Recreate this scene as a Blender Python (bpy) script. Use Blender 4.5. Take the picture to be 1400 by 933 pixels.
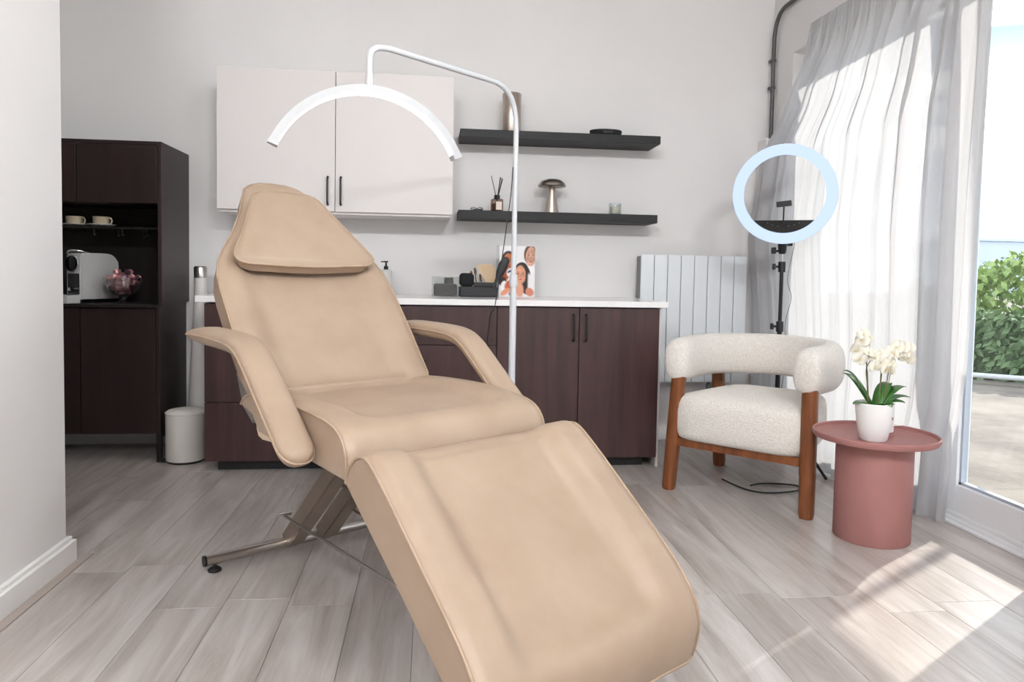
import bpy, bmesh, math, random
from mathutils import Vector, Matrix
random.seed(7)
R = math.radians
for o in list(bpy.data.objects): bpy.data.objects.remove(o)
scene = bpy.context.scene
COL = scene.collection

# ------------------------------------------------------------------ camera
cam_d = bpy.data.cameras.new('camera'); cam = bpy.data.objects.new('camera', cam_d); COL.objects.link(cam)
yaw, pitch, roll = -0.1108, 0.0486, 0.018
right = Vector((math.cos(yaw), math.sin(yaw), 0)); fwd = Vector((-math.sin(yaw), math.cos(yaw), 0)); up = Vector((0, 0, 1))
f2 = fwd * math.cos(pitch) - up * math.sin(pitch); u2 = up * math.cos(pitch) + fwd * math.sin(pitch)
r3 = right * math.cos(roll) + u2 * math.sin(roll); u3 = -right * math.sin(roll) + u2 * math.cos(roll)
mw = Matrix((r3, u3, -f2)).transposed().to_4x4(); mw.translation = Vector((0, 0, 1.06)); cam.matrix_world = mw
cam_d.sensor_width = 36; cam_d.lens = 1000 / 1400 * 36
cam_d.shift_y = -44.6 / 1400; cam_d.clip_start = 0.05; cam_d.clip_end = 500
scene.camera = cam

# ------------------------------------------------------------------ light, sky, exposure
scene.view_settings.view_transform = 'Standard'; scene.view_settings.look = 'None'
scene.view_settings.gamma = 1; scene.view_settings.use_curve_mapping = False
scene.view_settings.exposure = 0.68
SUN_E, SKY_E, UP_E, WASH_E, LAMP_C = 4.1, 3.2, 14.0, 40.0, (.955, .985, 1)
sun_d = bpy.data.lights.new('sun', 'SUN'); sun = bpy.data.objects.new('sun', sun_d); COL.objects.link(sun)
sun_dir = Vector((.84 * math.cos(R(30)), .54 * math.cos(R(30)), math.sin(R(30)))).normalized()   # towards the sun
sun.rotation_euler = sun_dir.to_track_quat('Z', 'Y').to_euler(); sun.location = (6, 5, 5)
sun_d.energy = SUN_E; sun_d.angle = R(.8); sun_d.color = (1, .93, .85)

def srgb(r, g, b):
    c = lambda v: v / 255 / 12.92 if v / 255 <= .04045 else ((v / 255 + .055) / 1.055) ** 2.4
    return (c(r), c(g), c(b), 1)

world = bpy.data.worlds.new('sky'); scene.world = world; world.use_nodes = True
nt = world.node_tree; nt.nodes.clear()
def N(nt, t, **k):
    n = nt.nodes.new(t)
    for a, b in k.items(): setattr(n, a, b)
    return n
tc = N(nt, 'ShaderNodeTexCoord'); sep = N(nt, 'ShaderNodeSeparateXYZ'); nt.links.new(tc.outputs['Generated'], sep.inputs[0])
ramp = N(nt, 'ShaderNodeValToRGB'); ramp.color_ramp.elements[0].position = 0.0; ramp.color_ramp.elements[0].color = (.85, .90, .95, 1)
ramp.color_ramp.elements[1].position = .75; ramp.color_ramp.elements[1].color = (.085, .125, .18, 1)
e = ramp.color_ramp.elements.new(.30); e.color = (.115, .155, .20, 1)
e = ramp.color_ramp.elements.new(.12); e.color = (.55, .62, .70, 1)
nt.links.new(sep.outputs[2], ramp.inputs[0])
mp = N(nt, 'ShaderNodeMapping'); mp.inputs['Scale'].default_value = (1.6, 1.6, 9.0); nt.links.new(tc.outputs['Generated'], mp.inputs[0])
no = N(nt, 'ShaderNodeTexNoise'); no.inputs['Scale'].default_value = 2.3; no.inputs['Detail'].default_value = 8; nt.links.new(mp.outputs[0], no.inputs['Vector'])
cr = N(nt, 'ShaderNodeValToRGB'); cr.color_ramp.elements[0].position = .51; cr.color_ramp.elements[1].position = .60; nt.links.new(no.outputs[0], cr.inputs[0])
mx = N(nt, 'ShaderNodeMixRGB'); nt.links.new(cr.outputs[0], mx.inputs[0]); nt.links.new(ramp.outputs[0], mx.inputs[1]); mx.inputs[2].default_value = (1.0, 1.0, 1.0, 1)
bg = N(nt, 'ShaderNodeBackground'); bg.inputs['Strength'].default_value = SKY_E; nt.links.new(mx.outputs[0], bg.inputs[0])
wo = N(nt, 'ShaderNodeOutputWorld'); nt.links.new(bg.outputs[0], wo.inputs[0])

# ------------------------------------------------------------------ materials
def mat(name, col, rough=.5, metal=0, col2=None, nscale=(8, 8, 8), detail=4, contrast=(.35, .65), bump=0, bscale=200, spec=.5,
        trans=0, coat=0, sheen=0, rnd=0, coords='Object', dist=.001, bstretch=(1, 1, 1)):
    m = bpy.data.materials.new(name); m.use_nodes = True; t = m.node_tree; p = t.nodes['Principled BSDF']
    p.inputs['Base Color'].default_value = col; p.inputs['Roughness'].default_value = rough; p.inputs['Metallic'].default_value = metal
    p.inputs['Specular IOR Level'].default_value = spec; p.inputs['Transmission Weight'].default_value = trans
    p.inputs['Coat Weight'].default_value = coat; p.inputs['Sheen Weight'].default_value = sheen
    tc = N(t, 'ShaderNodeTexCoord'); vec = tc.outputs[coords]
    oi = N(t, 'ShaderNodeObjectInfo')
    if rnd:
        ad = N(t, 'ShaderNodeVectorMath', operation='MULTIPLY_ADD'); t.links.new(oi.outputs['Random'], ad.inputs[0])
        ad.inputs[1].default_value = (37, 53, 91); t.links.new(vec, ad.inputs[2]); vec = ad.outputs[0]
    last = None
    if col2:
        mp = N(t, 'ShaderNodeMapping'); mp.inputs['Scale'].default_value = nscale; t.links.new(vec, mp.inputs[0])
        n = N(t, 'ShaderNodeTexNoise'); n.inputs['Scale'].default_value = 1; n.inputs['Detail'].default_value = detail; n.inputs['Roughness'].default_value = .6
        t.links.new(mp.outputs[0], n.inputs['Vector'])
        r = N(t, 'ShaderNodeValToRGB'); r.color_ramp.elements[0].position = contrast[0]; r.color_ramp.elements[1].position = contrast[1]
        r.color_ramp.elements[0].color = col; r.color_ramp.elements[1].color = col2
        t.links.new(n.outputs[0], r.inputs[0]); last = r.outputs[0]
        if rnd:
            hs = N(t, 'ShaderNodeHueSaturation'); mr = N(t, 'ShaderNodeMapRange'); mr.inputs[3].default_value = 1 - rnd; mr.inputs[4].default_value = 1 + rnd
            t.links.new(oi.outputs['Random'], mr.inputs[0]); t.links.new(mr.outputs[0], hs.inputs['Value']); t.links.new(last, hs.inputs['Color']); last = hs.outputs[0]
        t.links.new(last, p.inputs['Base Color'])
    if bump:
        mp = N(t, 'ShaderNodeMapping'); mp.inputs['Scale'].default_value = bstretch; t.links.new(vec, mp.inputs[0])
        n = N(t, 'ShaderNodeTexNoise'); n.inputs['Scale'].default_value = bscale; n.inputs['Detail'].default_value = 3; t.links.new(mp.outputs[0], n.inputs['Vector'])
        b = N(t, 'ShaderNodeBump'); b.inputs['Strength'].default_value = bump; b.inputs['Distance'].default_value = dist
        t.links.new(n.outputs[0], b.inputs['Height']); t.links.new(b.outputs[0], p.inputs['Normal'])
    return m
def emit(name, col, e):
    m = bpy.data.materials.new(name); m.use_nodes = True; t = m.node_tree; t.nodes.clear()
    a = N(t, 'ShaderNodeEmission'); a.inputs[0].default_value = col; a.inputs[1].default_value = e
    o = N(t, 'ShaderNodeOutputMaterial'); t.links.new(a.outputs[0], o.inputs[0]); return m
def glassy(name, col, refl=.07):
    m = bpy.data.materials.new(name); m.use_nodes = True; t = m.node_tree; t.nodes.clear()
    a = N(t, 'ShaderNodeBsdfTransparent'); a.inputs[0].default_value = col
    g = N(t, 'ShaderNodeBsdfGlossy'); g.inputs['Roughness'].default_value = .02
    lw = N(t, 'ShaderNodeLayerWeight'); lw.inputs[0].default_value = .12
    fr = N(t, 'ShaderNodeMath', operation='MULTIPLY_ADD'); t.links.new(lw.outputs['Facing'], fr.inputs[0]); fr.inputs[1].default_value = refl * 1.5; fr.inputs[2].default_value = refl * .35
    x = N(t, 'ShaderNodeMixShader'); o = N(t, 'ShaderNodeOutputMaterial')
    t.links.new(fr.outputs[0], x.inputs[0]); t.links.new(a.outputs[0], x.inputs[1]); t.links.new(g.outputs[0], x.inputs[2]); t.links.new(x.outputs[0], o.inputs[0]); return m
def sheer(name, col, tr):
    m = bpy.data.materials.new(name); m.use_nodes = True; t = m.node_tree; t.nodes.clear()
    tc = N(t, 'ShaderNodeTexCoord'); mp = N(t, 'ShaderNodeMapping'); mp.inputs['Scale'].default_value = (300, 300, 14); t.links.new(tc.outputs['Object'], mp.inputs[0])
    n = N(t, 'ShaderNodeTexNoise'); n.inputs['Scale'].default_value = 1; n.inputs['Detail'].default_value = 2; t.links.new(mp.outputs[0], n.inputs['Vector'])
    mr = N(t, 'ShaderNodeMapRange'); mr.inputs[3].default_value = tr - .06; mr.inputs[4].default_value = tr + .06; t.links.new(n.outputs[0], mr.inputs[0])
    a = N(t, 'ShaderNodeBsdfTransparent'); d = N(t, 'ShaderNodeBsdfDiffuse'); d.inputs[0].default_value = col
    l = N(t, 'ShaderNodeBsdfTranslucent'); l.inputs[0].default_value = col
    x1 = N(t, 'ShaderNodeMixShader'); x1.inputs[0].default_value = .44; x = N(t, 'ShaderNodeMixShader'); o = N(t, 'ShaderNodeOutputMaterial')
    t.links.new(d.outputs[0], x1.inputs[1]); t.links.new(l.outputs[0], x1.inputs[2])
    t.links.new(mr.outputs[0], x.inputs[0]); t.links.new(x1.outputs[0], x.inputs[1]); t.links.new(a.outputs[0], x.inputs[2]); t.links.new(x.outputs[0], o.inputs[0]); return m

M = {}
M['wall'] = mat('wall_paint', srgb(224, 221, 220), .85, col2=srgb(228, 225, 224), nscale=(1.2, 1.2, 1.2), bump=.15, bscale=60, spec=.2)
M['white_trim'] = mat('white_trim_paint', srgb(238, 236, 234), .45, col2=srgb(232, 230, 228), nscale=(3, 3, 3))
M['ceiling'] = mat('ceiling_paint', srgb(240, 238, 236), .9)
M['grout'] = mat('floor_underlay', srgb(112, 100, 93), .9)
M['reducer'] = mat('grey_floor_strip', srgb(172, 160, 152), .5, col2=srgb(158, 146, 138), nscale=(30, 3, 30))
M['leather'] = mat('beige_leatherette', srgb(163, 142, 123), .45, col2=srgb(157, 135, 116), nscale=(7, 7, 7), bump=.10, bscale=420, spec=.42, dist=.0006)
M['piping'] = mat('beige_piping', srgb(166, 143, 122), .42, col2=srgb(156, 132, 110), nscale=(20, 20, 20))
M['boucle'] = mat('cream_boucle', srgb(238, 233, 227), .95, col2=srgb(220, 211, 201), nscale=(110, 110, 110), contrast=(.35, .7), bump=1.0, bscale=150, sheen=.3, spec=.1, dist=.006)
M['walnut'] = mat('walnut_wood', srgb(104, 57, 28), .38, col2=srgb(134, 78, 42), nscale=(40, 40, 5), bump=.1, bscale=90)
M['darkwood'] = mat('dark_oak_veneer', srgb(52, 32, 31), .42, col2=srgb(74, 49, 47), nscale=(26, 26, 1.6), detail=8, contrast=(.3, .72), bump=.25, bscale=60, bstretch=(3, 3, .12), rnd=.06)
M['darkwood2'] = mat('dark_wenge_veneer', srgb(33, 20, 19), .42, col2=srgb(44, 27, 26), nscale=(24, 24, 1.5), detail=8, contrast=(.3, .72), bump=.2, bscale=60, bstretch=(3, 3, .12))
M['blackwood'] = mat('blackened_panel', srgb(30, 22, 22), .45, col2=srgb(38, 28, 27), nscale=(20, 20, 2))
M['blackshelf'] = mat('black_oak_shelf', srgb(15, 14, 16), .6, col2=srgb(25, 24, 26), nscale=(3, 60, 60), detail=6, bump=.15, bscale=80)
M['black'] = mat('black_metal', srgb(22, 22, 24), .4)
M['blackplastic'] = mat('black_plastic', srgb(30, 30, 33), .5, bump=.1, bscale=300)
M['blackfabric'] = mat('black_fabric', srgb(28, 28, 31), .9, bump=.5, bscale=500)
M['quartz'] = mat('white_quartz_worktop', srgb(242, 240, 239), .16, col2=srgb(236, 234, 232), nscale=(5, 5, 5), spec=.5)
M['whitelaq'] = mat('white_lacquer', srgb(218, 212, 210), .5, col2=srgb(215, 209, 207), nscale=(2, 2, 2))
M['whitemetal'] = mat('white_enamel_metal', srgb(200, 201, 204), .35)
M['headwhite'] = mat('lamp_head_white', srgb(182, 182, 184), .5)
M['radiator'] = mat('radiator_enamel', srgb(226, 229, 232), .35)
M['greymetal'] = mat('grey_side_metal', srgb(130, 130, 130), .5)
M['binwhite'] = mat('bin_enamel', srgb(226, 220, 214), .45)
M['steel'] = mat('brushed_steel', srgb(190, 184, 178), .28, metal=1, col2=srgb(170, 163, 157), nscale=(3, 3, 120))
M['bronze'] = mat('bronze_steel', srgb(168, 154, 142), .32, metal=.85, col2=srgb(160, 146, 134), nscale=(8, 8, 8))
M['champagne'] = mat('champagne_metal', srgb(196, 184, 174), .36, metal=1, col2=srgb(184, 172, 162), nscale=(90, 90, 4))
M['chrome'] = mat('chrome', srgb(225, 225, 225), .12, metal=1)
M['pink'] = mat('dusty_pink_metal', srgb(168, 119, 115), .6, col2=srgb(160, 110, 106), nscale=(6, 6, 3), spec=.3)
M['potwhite'] = mat('white_ceramic', srgb(240, 239, 237), .35)
M['cup'] = mat('beige_ceramic', srgb(214, 196, 168), .4)
M['leaf'] = mat('orchid_leaf', srgb(42, 92, 40), .35, col2=srgb(72, 128, 50), nscale=(20, 20, 20))
M['stem'] = mat('orchid_stem', srgb(112, 104, 66), .5)
M['petal'] = mat('orchid_petal', srgb(232, 228, 216), .6, col2=srgb(222, 216, 198), nscale=(60, 60, 60))
M['yellow'] = mat('orchid_throat', srgb(226, 200, 120), .6)
M['soil'] = mat('bark_soil', srgb(60, 48, 38), .9)
M['pipe'] = mat('dark_grey_conduit', srgb(92, 90, 91), .45, metal=.4)
M['frame'] = mat('white_upvc', srgb(240, 241, 244), .35)
M['gasket'] = mat('grey_gasket', srgb(176, 182, 192), .5)
M['glass'] = glassy('window_glass', (.95, .97, .97, 1))
M['bowlglass'] = glassy('bowl_glass', (.96, .96, .97, 1), .55)
M['clear'] = glassy('clear_acrylic', (.9, .92, .92, 1), .25)
M['sheer'] = sheer('white_sheer_cloth', srgb(206, 205, 207), .04)
M['led'] = emit('white_led_diffuser', (1, .99, .98, 1), 1.7)
M['ring'] = emit('cool_led_ring', (.45, .55, .75, 1), 1.0)
M['fill_led'] = emit('added_fill_led', (1, .97, .94, 1), 6)  # glow of the added fill bars
M['amber'] = glassy('smoked_glass', (.62, .52, .45, 1))
M['label'] = mat('cream_paper', srgb(228, 214, 200), .7)
M['wax'] = mat('cream_wax', srgb(224, 214, 196), .5)
M['foil'] = mat('pink_foil', srgb(214, 158, 160), .3, metal=.55)
M['foil2'] = mat('dark_foil', srgb(110, 84, 96), .3, metal=.6)
M['machine'] = mat('silver_grey_plastic', srgb(200, 198, 196), .4)
M['gloss_black'] = mat('gloss_black', srgb(14, 14, 16), .12)
M['handle_mark'] = mat('beige_leather_scrap', srgb(206, 184, 160), .6)
M['hedge'] = mat('hedge_leaves', srgb(120, 146, 84), .7, col2=srgb(170, 188, 116), nscale=(5, 5, 5))
M['hedge2'] = mat('dark_hedge_leaves', srgb(96, 120, 84), .7, col2=srgb(126, 150, 106), nscale=(5, 5, 5))
M['trunk'] = mat('bark', srgb(96, 82, 70), .9)
M['terrace'] = mat('terrace_concrete', srgb(150, 140, 130), .9, col2=srgb(112, 103, 96), nscale=(1.4, 1.4, 1.4), detail=8, bump=.6, bscale=30, dist=.01)
M['haze_wall'] = mat('haze_tinted_wall', srgb(196, 206, 220), .9)  # distance haze put into the wall colour
M['sun_blocker_cloth'] = mat('sun_blocker_canvas', srgb(226, 220, 208), .9)  # cloth of the added sun blocker
M['card'] = mat('beige_card', srgb(206, 178, 146), .7)
M['bristle'] = mat('brush_bristles', srgb(120, 92, 70), .8)

def floor_mat():
    m = bpy.data.materials.new('washed_oak_plank'); m.use_nodes = True; t = m.node_tree; p = t.nodes['Principled BSDF']
    p.inputs['Roughness'].default_value = .30; p.inputs['Specular IOR Level'].default_value = 1.0
    tc = N(t, 'ShaderNodeTexCoord'); oi = N(t, 'ShaderNodeObjectInfo')
    ad = N(t, 'ShaderNodeVectorMath', operation='MULTIPLY_ADD'); t.links.new(oi.outputs['Random'], ad.inputs[0]); ad.inputs[1].default_value = (17, 41, 5); t.links.new(tc.outputs['Object'], ad.inputs[2])
    def noise(sc, d, lo, hi, dist=0, rough=.6):
        mp = N(t, 'ShaderNodeMapping'); mp.inputs['Scale'].default_value = sc; t.links.new(ad.outputs[0], mp.inputs[0])
        n = N(t, 'ShaderNodeTexNoise'); n.inputs['Scale'].default_value = 1; n.inputs['Detail'].default_value = d; n.inputs['Distortion'].default_value = dist; n.inputs['Roughness'].default_value = rough
        t.links.new(mp.outputs[0], n.inputs['Vector'])
        mr = N(t, 'ShaderNodeMapRange'); mr.inputs[1].default_value = lo; mr.inputs[2].default_value = hi; t.links.new(n.outputs[0], mr.inputs[0]); return mr.outputs[0], n.outputs[0]
    a, _ = noise((14, 1.3, 1), 8, .32, .68, .9); b, bn = noise((120, 7, 1), 4, .42, .72, 1.2, .7); c, _ = noise((3.2, .8, 1), 3, .3, .7)
    r = N(t, 'ShaderNodeValToRGB'); r.color_ramp.elements[0].color = srgb(150, 138, 130); r.color_ramp.elements[1].color = srgb(200, 193, 189)
    t.links.new(a, r.inputs[0])
    x = N(t, 'ShaderNodeMixRGB'); x.blend_type = 'MIX'; x.inputs[2].default_value = srgb(206, 198, 192)
    m1 = N(t, 'ShaderNodeMath', operation='MULTIPLY'); m1.inputs[1].default_value = .30; t.links.new(b, m1.inputs[0])
    t.links.new(m1.outputs[0], x.inputs[0]); t.links.new(r.outputs[0], x.inputs[1])
    x2 = N(t, 'ShaderNodeMixRGB'); x2.blend_type = 'MULTIPLY'; x2.inputs[0].default_value = .6; t.links.new(x.outputs[0], x2.inputs[1])
    g = N(t, 'ShaderNodeMapRange'); g.inputs[3].default_value = .86; g.inputs[4].default_value = 1.05; t.links.new(c, g.inputs[0]); t.links.new(g.outputs[0], x2.inputs[2])
    hs = N(t, 'ShaderNodeHueSaturation'); mr = N(t, 'ShaderNodeMapRange'); mr.inputs[3].default_value = .94; mr.inputs[4].default_value = 1.06
    t.links.new(oi.outputs['Random'], mr.inputs[0]); t.links.new(mr.outputs[0], hs.inputs['Value']); t.links.new(x2.outputs[0], hs.inputs['Color'])
    t.links.new(hs.outputs[0], p.inputs['Base Color'])
    bp = N(t, 'ShaderNodeBump'); bp.inputs['Strength'].default_value = .25; bp.inputs['Distance'].default_value = .001; t.links.new(bn, bp.inputs['Height']); t.links.new(bp.outputs[0], p.inputs['Normal'])
    return m
M['plank'] = floor_mat()

# ------------------------------------------------------------------ helpers
def tag(o, label=None, cat=None, group=None, kind=None):
    if label: o['label'] = label
    if cat: o['category'] = cat
    if group: o['group'] = group
    if kind: o['kind'] = kind
    return o
def thing(name, label, cat, loc=(0, 0, 0), rz=0, group=None):
    o = bpy.data.objects.new(name, None); COL.objects.link(o); o.location = loc; o.rotation_euler = (0, 0, rz); o.empty_display_size = .05
    return tag(o, label, cat, group)
def link(name, me, m, parent=None, smooth=False, loc=None, rz=0):
    if m is not None:
        for mm in (m if isinstance(m, (list, tuple)) else [m]): me.materials.append(M[mm])
    o = bpy.data.objects.new(name, me); COL.objects.link(o)
    if parent: o.parent = parent
    if loc: o.location = loc
    if rz: o.rotation_euler = (0, 0, rz)
    if smooth is not False:
        for p in me.polygons: p.use_smooth = True
        if smooth is not True: me.set_sharp_from_angle(angle=R(smooth))
    return o
def fix(bm):
    bmesh.ops.recalc_face_normals(bm, faces=bm.faces)
def obj(name, bm, m, parent=None, smooth=False, loc=None, rz=0):
    fix(bm); me = bpy.data.meshes.new(name); bm.to_mesh(me); bm.free()
    return link(name, me, m, parent, smooth, loc, rz)
def box(bm, x0, x1, y0, y1, z0, z1, bev=0, seg=2, mtx=None):
    vs = [bm.verts.new((x, y, z)) for x in (x0, x1) for y in (y0, y1) for z in (z0, z1)]
    fs = [bm.faces.new([vs[i] for i in q]) for q in ((0, 1, 3, 2), (4, 6, 7, 5), (0, 4, 5, 1), (2, 3, 7, 6), (0, 2, 6, 4), (1, 5, 7, 3))]
    if mtx: bmesh.ops.transform(bm, matrix=mtx, verts=vs)
    if bev:
        es = list({e for f in fs for e in f.edges}); bmesh.ops.bevel(bm, geom=es, offset=bev, segments=seg, profile=.5, affect='EDGES', clamp_overlap=True)
def B(name, x0, x1, y0, y1, z0, z1, m, parent=None, bev=.002, seg=2, smooth=False, mtx=None, kind=None):
    bm = bmesh.new(); box(bm, x0, x1, y0, y1, z0, z1, bev, seg, mtx); o = obj(name, bm, m, parent, smooth)
    if kind: o['kind'] = kind
    return o
def lathe(bm, prof, n=32, c=(0, 0, 0), axis='z'):
    rings = []
    for r, z in prof:
        if r < 1e-6: rings.append([bm.verts.new((c[0], c[1], c[2] + z))]); continue
        rings.append([bm.verts.new((c[0] + r * math.cos(2 * math.pi * i / n), c[1] + r * math.sin(2 * math.pi * i / n), c[2] + z)) for i in range(n)])
    for a, b in zip(rings, rings[1:]):
        if len(a) == 1 and len(b) == 1: continue
        if len(a) == 1:
            for i in range(n): bm.faces.new((a[0], b[i], b[(i + 1) % n]))
        elif len(b) == 1:
            for i in range(n): bm.faces.new((b[0], a[i], a[(i + 1) % n]))
        else:
            for i in range(n): bm.faces.new((a[i], a[(i + 1) % n], b[(i + 1) % n], b[i]))
    return rings
def frames(pts, closed=False, upv=None):
    pts = [Vector(p) for p in pts]; n = len(pts); T = []
    for i in range(n):
        a = pts[(i - 1) % n] if (closed or i) else pts[0]; b = pts[(i + 1) % n] if (closed or i < n - 1) else pts[-1]
        T.append((b - a).normalized())
    ref = Vector(upv) if upv else (Vector((0, 0, 1)) if abs(T[0].z) < .9 else Vector((1, 0, 0)))
    out = []; s = T[0].cross(ref).normalized()
    for i in range(n):
        if upv: s = T[i].cross(Vector(upv)).normalized()
        else: s = (s - T[i] * s.dot(T[i])).normalized()
        out.append((pts[i], T[i], s, s.cross(T[i])))
    return out
def tube(bm, pts, r, n=10, closed=False, cap=True):
    fr = frames(pts, closed); rr = r if hasattr(r, '__len__') else [r] * len(fr); rings = []
    for (p, t, s, w), q in zip(fr, rr):
        rings.append([bm.verts.new(p + (s * math.cos(2 * math.pi * i / n) + w * math.sin(2 * math.pi * i / n)) * q) for i in range(n)])
    prs = list(zip(rings, rings[1:])) + ([(rings[-1], rings[0])] if closed else [])
    for a, b in prs:
        for i in range(n): bm.faces.new((a[i], a[(i + 1) % n], b[(i + 1) % n], b[i]))
    if cap and not closed: bm.faces.new(rings[0]); bm.faces.new(rings[-1][::-1])
def sweep(bm, pts, secs, upv, closed=False, cap=True):
    fr = frames(pts, closed, upv); rings = []
    for i, (p, t, s, w) in enumerate(fr):
        sec = secs(i) if callable(secs) else secs
        rings.append([bm.verts.new(p + s * a + w * b) for a, b in sec])
    n = len(rings[0])
    for a, b in list(zip(rings, rings[1:])) + ([(rings[-1], rings[0])] if closed else []):
        for i in range(n): bm.faces.new((a[i], a[(i + 1) % n], b[(i + 1) % n], b[i]))
    if cap and not closed: bm.faces.new(rings[0]); bm.faces.new(rings[-1][::-1])
def tubeo(name, pts, r, m, parent=None, n=10, closed=False):
    bm = bmesh.new(); tube(bm, pts, r, n, closed); return obj(name, bm, m, parent, 50)
def lath(name, prof, m, parent=None, n=32, c=(0, 0, 0), smooth=40):
    bm = bmesh.new(); lathe(bm, prof, n, c); return obj(name, bm, m, parent, smooth)
def spline(pts, k=6, closed=False):
    pts = [Vector(p) for p in pts]; n = len(pts); out = []
    for i in range(n if closed else n - 1):
        g = lambda j: pts[j % n] if closed else pts[max(0, min(n - 1, j))]
        p0, p1, p2, p3 = g(i - 1), g(i), g(i + 1), g(i + 2)
        for a in range(k):
            t = a / k; out.append(.5 * ((2 * p1) + (-p0 + p2) * t + (2 * p0 - 5 * p1 + 4 * p2 - p3) * t * t + (-p0 + 3 * p1 - 3 * p2 + p3) * t ** 3))
    if not closed: out.append(pts[-1])
    return out
def sstep(a, b, x):
    t = max(0, min(1, (x - a) / (b - a))); return t * t * (3 - 2 * t)
def copy_thing(src, loc, rz=None, label=None):
    r = src.copy(); COL.objects.link(r); r.location = loc
    if rz is not None: r.rotation_euler = (0, 0, rz)
    if label: r['label'] = label
    for ch in list(src.children):
        c = ch.copy(); COL.objects.link(c); c.parent = r
        for g in ch.children: d = g.copy(); COL.objects.link(d); d.parent = c
    return r

# ------------------------------------------------------------------ setting
WY = 4.55           # back wall
fl = B('floor', -3.2, 2.36, -1.6, WY, -.06, -.006, 'grout', bev=0, kind='structure')
xs = [-3.2, -3.0, -2.8, -2.6, -2.4, -2.2, -2.0, -1.8, -1.62, -1.44, -1.24, -1.04, -.84, -.636, -.436, -.235, -.04, .16, .36, .56, .76, .96, 1.165, 1.465, 1.66, 1.875, 2.10, 2.30]
first = {-.836: 2.31, -.84: 2.32, -.636: 1.1, -.436: 2.31, .76: 2.305, .96: 2.95, 1.165: 2.26, 1.465: 3.4, 1.66: 2.19, 1.875: 3.9, -.04: 1.75, .96: 2.30}
pcount = 0
for x0, x1 in zip(xs, xs[1:]):
    j = first.get(x0, random.uniform(1.2, 3.4)); L = 1.27
    ys = []; y = j
    while y > -1.6: y -= L
    y += L
    ys = [-1.6]
    while y < WY: ys.append(y); y += L
    ys.append(WY)
    for a, b in zip(ys, ys[1:]):
        if b - a < .02: continue
        g = .0005
        bm = bmesh.new(); cx, cy = (x0 + x1) / 2, (a + b) / 2
        box(bm, x0 - cx + g, x1 - cx - g, a - cy + g, b - cy - g, -.006, 0, .0008, 1)
        o = obj('plank', bm, 'plank', fl, loc=(cx, cy, 0))
ceil_ = B('ceiling', -3.2, 2.4, -1.6, WY, 3.0, 3.1, 'ceiling', bev=0, kind='structure')
wb = B('wall_back', -3.2, 2.5, WY, WY + .15, 0, 3.0, 'wall', bev=0, kind='structure')
wl = B('wall_left', -1.42, -1.28, -1.6, 2.72, 0, 3.0, 'wall', bev=.003, kind='structure')
we = B('wall_end', -3.3, -3.2, -1.6, WY, 0, 3.0, 'wall', bev=0, kind='structure')
wf = B('wall_front', -3.2, 2.5, -1.75, -1.6, 0, 3.0, 'wall', bev=0, kind='structure')
bm = bmesh.new(); box(bm, 2.16, 2.35, 4.28, WY, 0, 3.0); box(bm, 2.16, 2.35, -1.6, 4.28, 2.42, 3.0); box(bm, 2.16, 2.35, -1.6, -.2, 0, 2.42); box(bm, 2.16, 2.35, -.2, 2.328, 0, .78)  # low wall under the unseen windows is shaped to stop low sun
wr = obj('wall_right', bm, 'wall'); wr['kind'] = 'structure'
bb = B('baseboard_back', -3.2, 2.15, WY - .014, WY, 0, .09, 'white_trim', bev=.003, kind='structure')
bm = bmesh.new()      # stepped skirting that wraps the end of the left wall
for a, b, z0, z1 in ((.028, 2.738, 0, .078), (.016, 2.730, .078, .092)):
    box(bm, -1.28, -1.28 + a, -1.6, b, z0, z1, .002, 1); box(bm, -1.42, -1.28, 2.72, b, z0, z1, .002, 1)
bl = obj('baseboard_left', bm, 'white_trim'); bl['kind'] = 'structure'
tr1 = B('trim_1', -1.252, -1.218, -1.6, 2.79, 0, .004, 'reducer', bev=.001, kind='structure')
# boxed-in pipes in the corner
bx = B('trim_2', 2.075, 2.16, 4.42, WY, 0, 1.93, 'wall', bev=.004, kind='structure')

# balcony doors
def door(name, y0, y1, zb=.05, st=.08):
    d = bpy.data.objects.new(name, None); COL.objects.link(d); d['kind'] = 'structure'; d.location = (2.31, (y0 + y1) / 2, 0)
    cy = (y0 + y1) / 2
    def P(n, x0, x1, a, b, z0, z1, m, bev=.003): return B(n, x0 - 2.31, x1 - 2.31, a - cy, b - cy, z0, z1, m, d, bev)
    P('stile', 2.29, 2.345, y0, y0 + st, zb, 2.40, 'frame'); P('stile', 2.29, 2.345, y1 - st, y1, zb, 2.40, 'frame')
    P('rail', 2.29, 2.345, y0 + st, y1 - st, zb, zb + .122, 'frame'); P('rail', 2.29, 2.345, y0 + st, y1 - st, 2.32, 2.40, 'frame')
    bm = bmesh.new()
    for a, b, z0, z1 in ((y0 + st - .001, y0 + st + .012, zb + .122, 2.32), (y1 - st - .012, y1 - st + .001, zb + .122, 2.32), (y0 + st, y1 - st, zb + .121, zb + .134), (y0 + st, y1 - st, 2.309, 2.321)):
        box(bm, 2.303 - 2.31, 2.330 - 2.31, a - cy, b - cy, z0, z1, 0)
    obj('gasket', bm, 'gasket', d)
    P('pane', 2.315, 2.319, y0 + st, y1 - st, zb + .122, 2.32, 'glass', 0)
    return d
door('door_1', 3.0, 4.275); door('door_2', 2.33, 3.0); door('window_1', 1.3, 2.329, .78); door('window_2', .3, 1.3, .78); door('window_3', -.199, .3, .78)
bm = bmesh.new(); box(bm, 2.275, 2.36, 2.329, 4.28, .0, .03, .003, 1); box(bm, 2.283, 2.355, 2.329, 4.28, .03, .05, .002, 1); box(bm, 2.262, 2.277, 2.329, 4.28, 0, .012, .002, 1)
th = obj('trim_3', bm, 'frame'); th['kind'] = 'structure'

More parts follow.
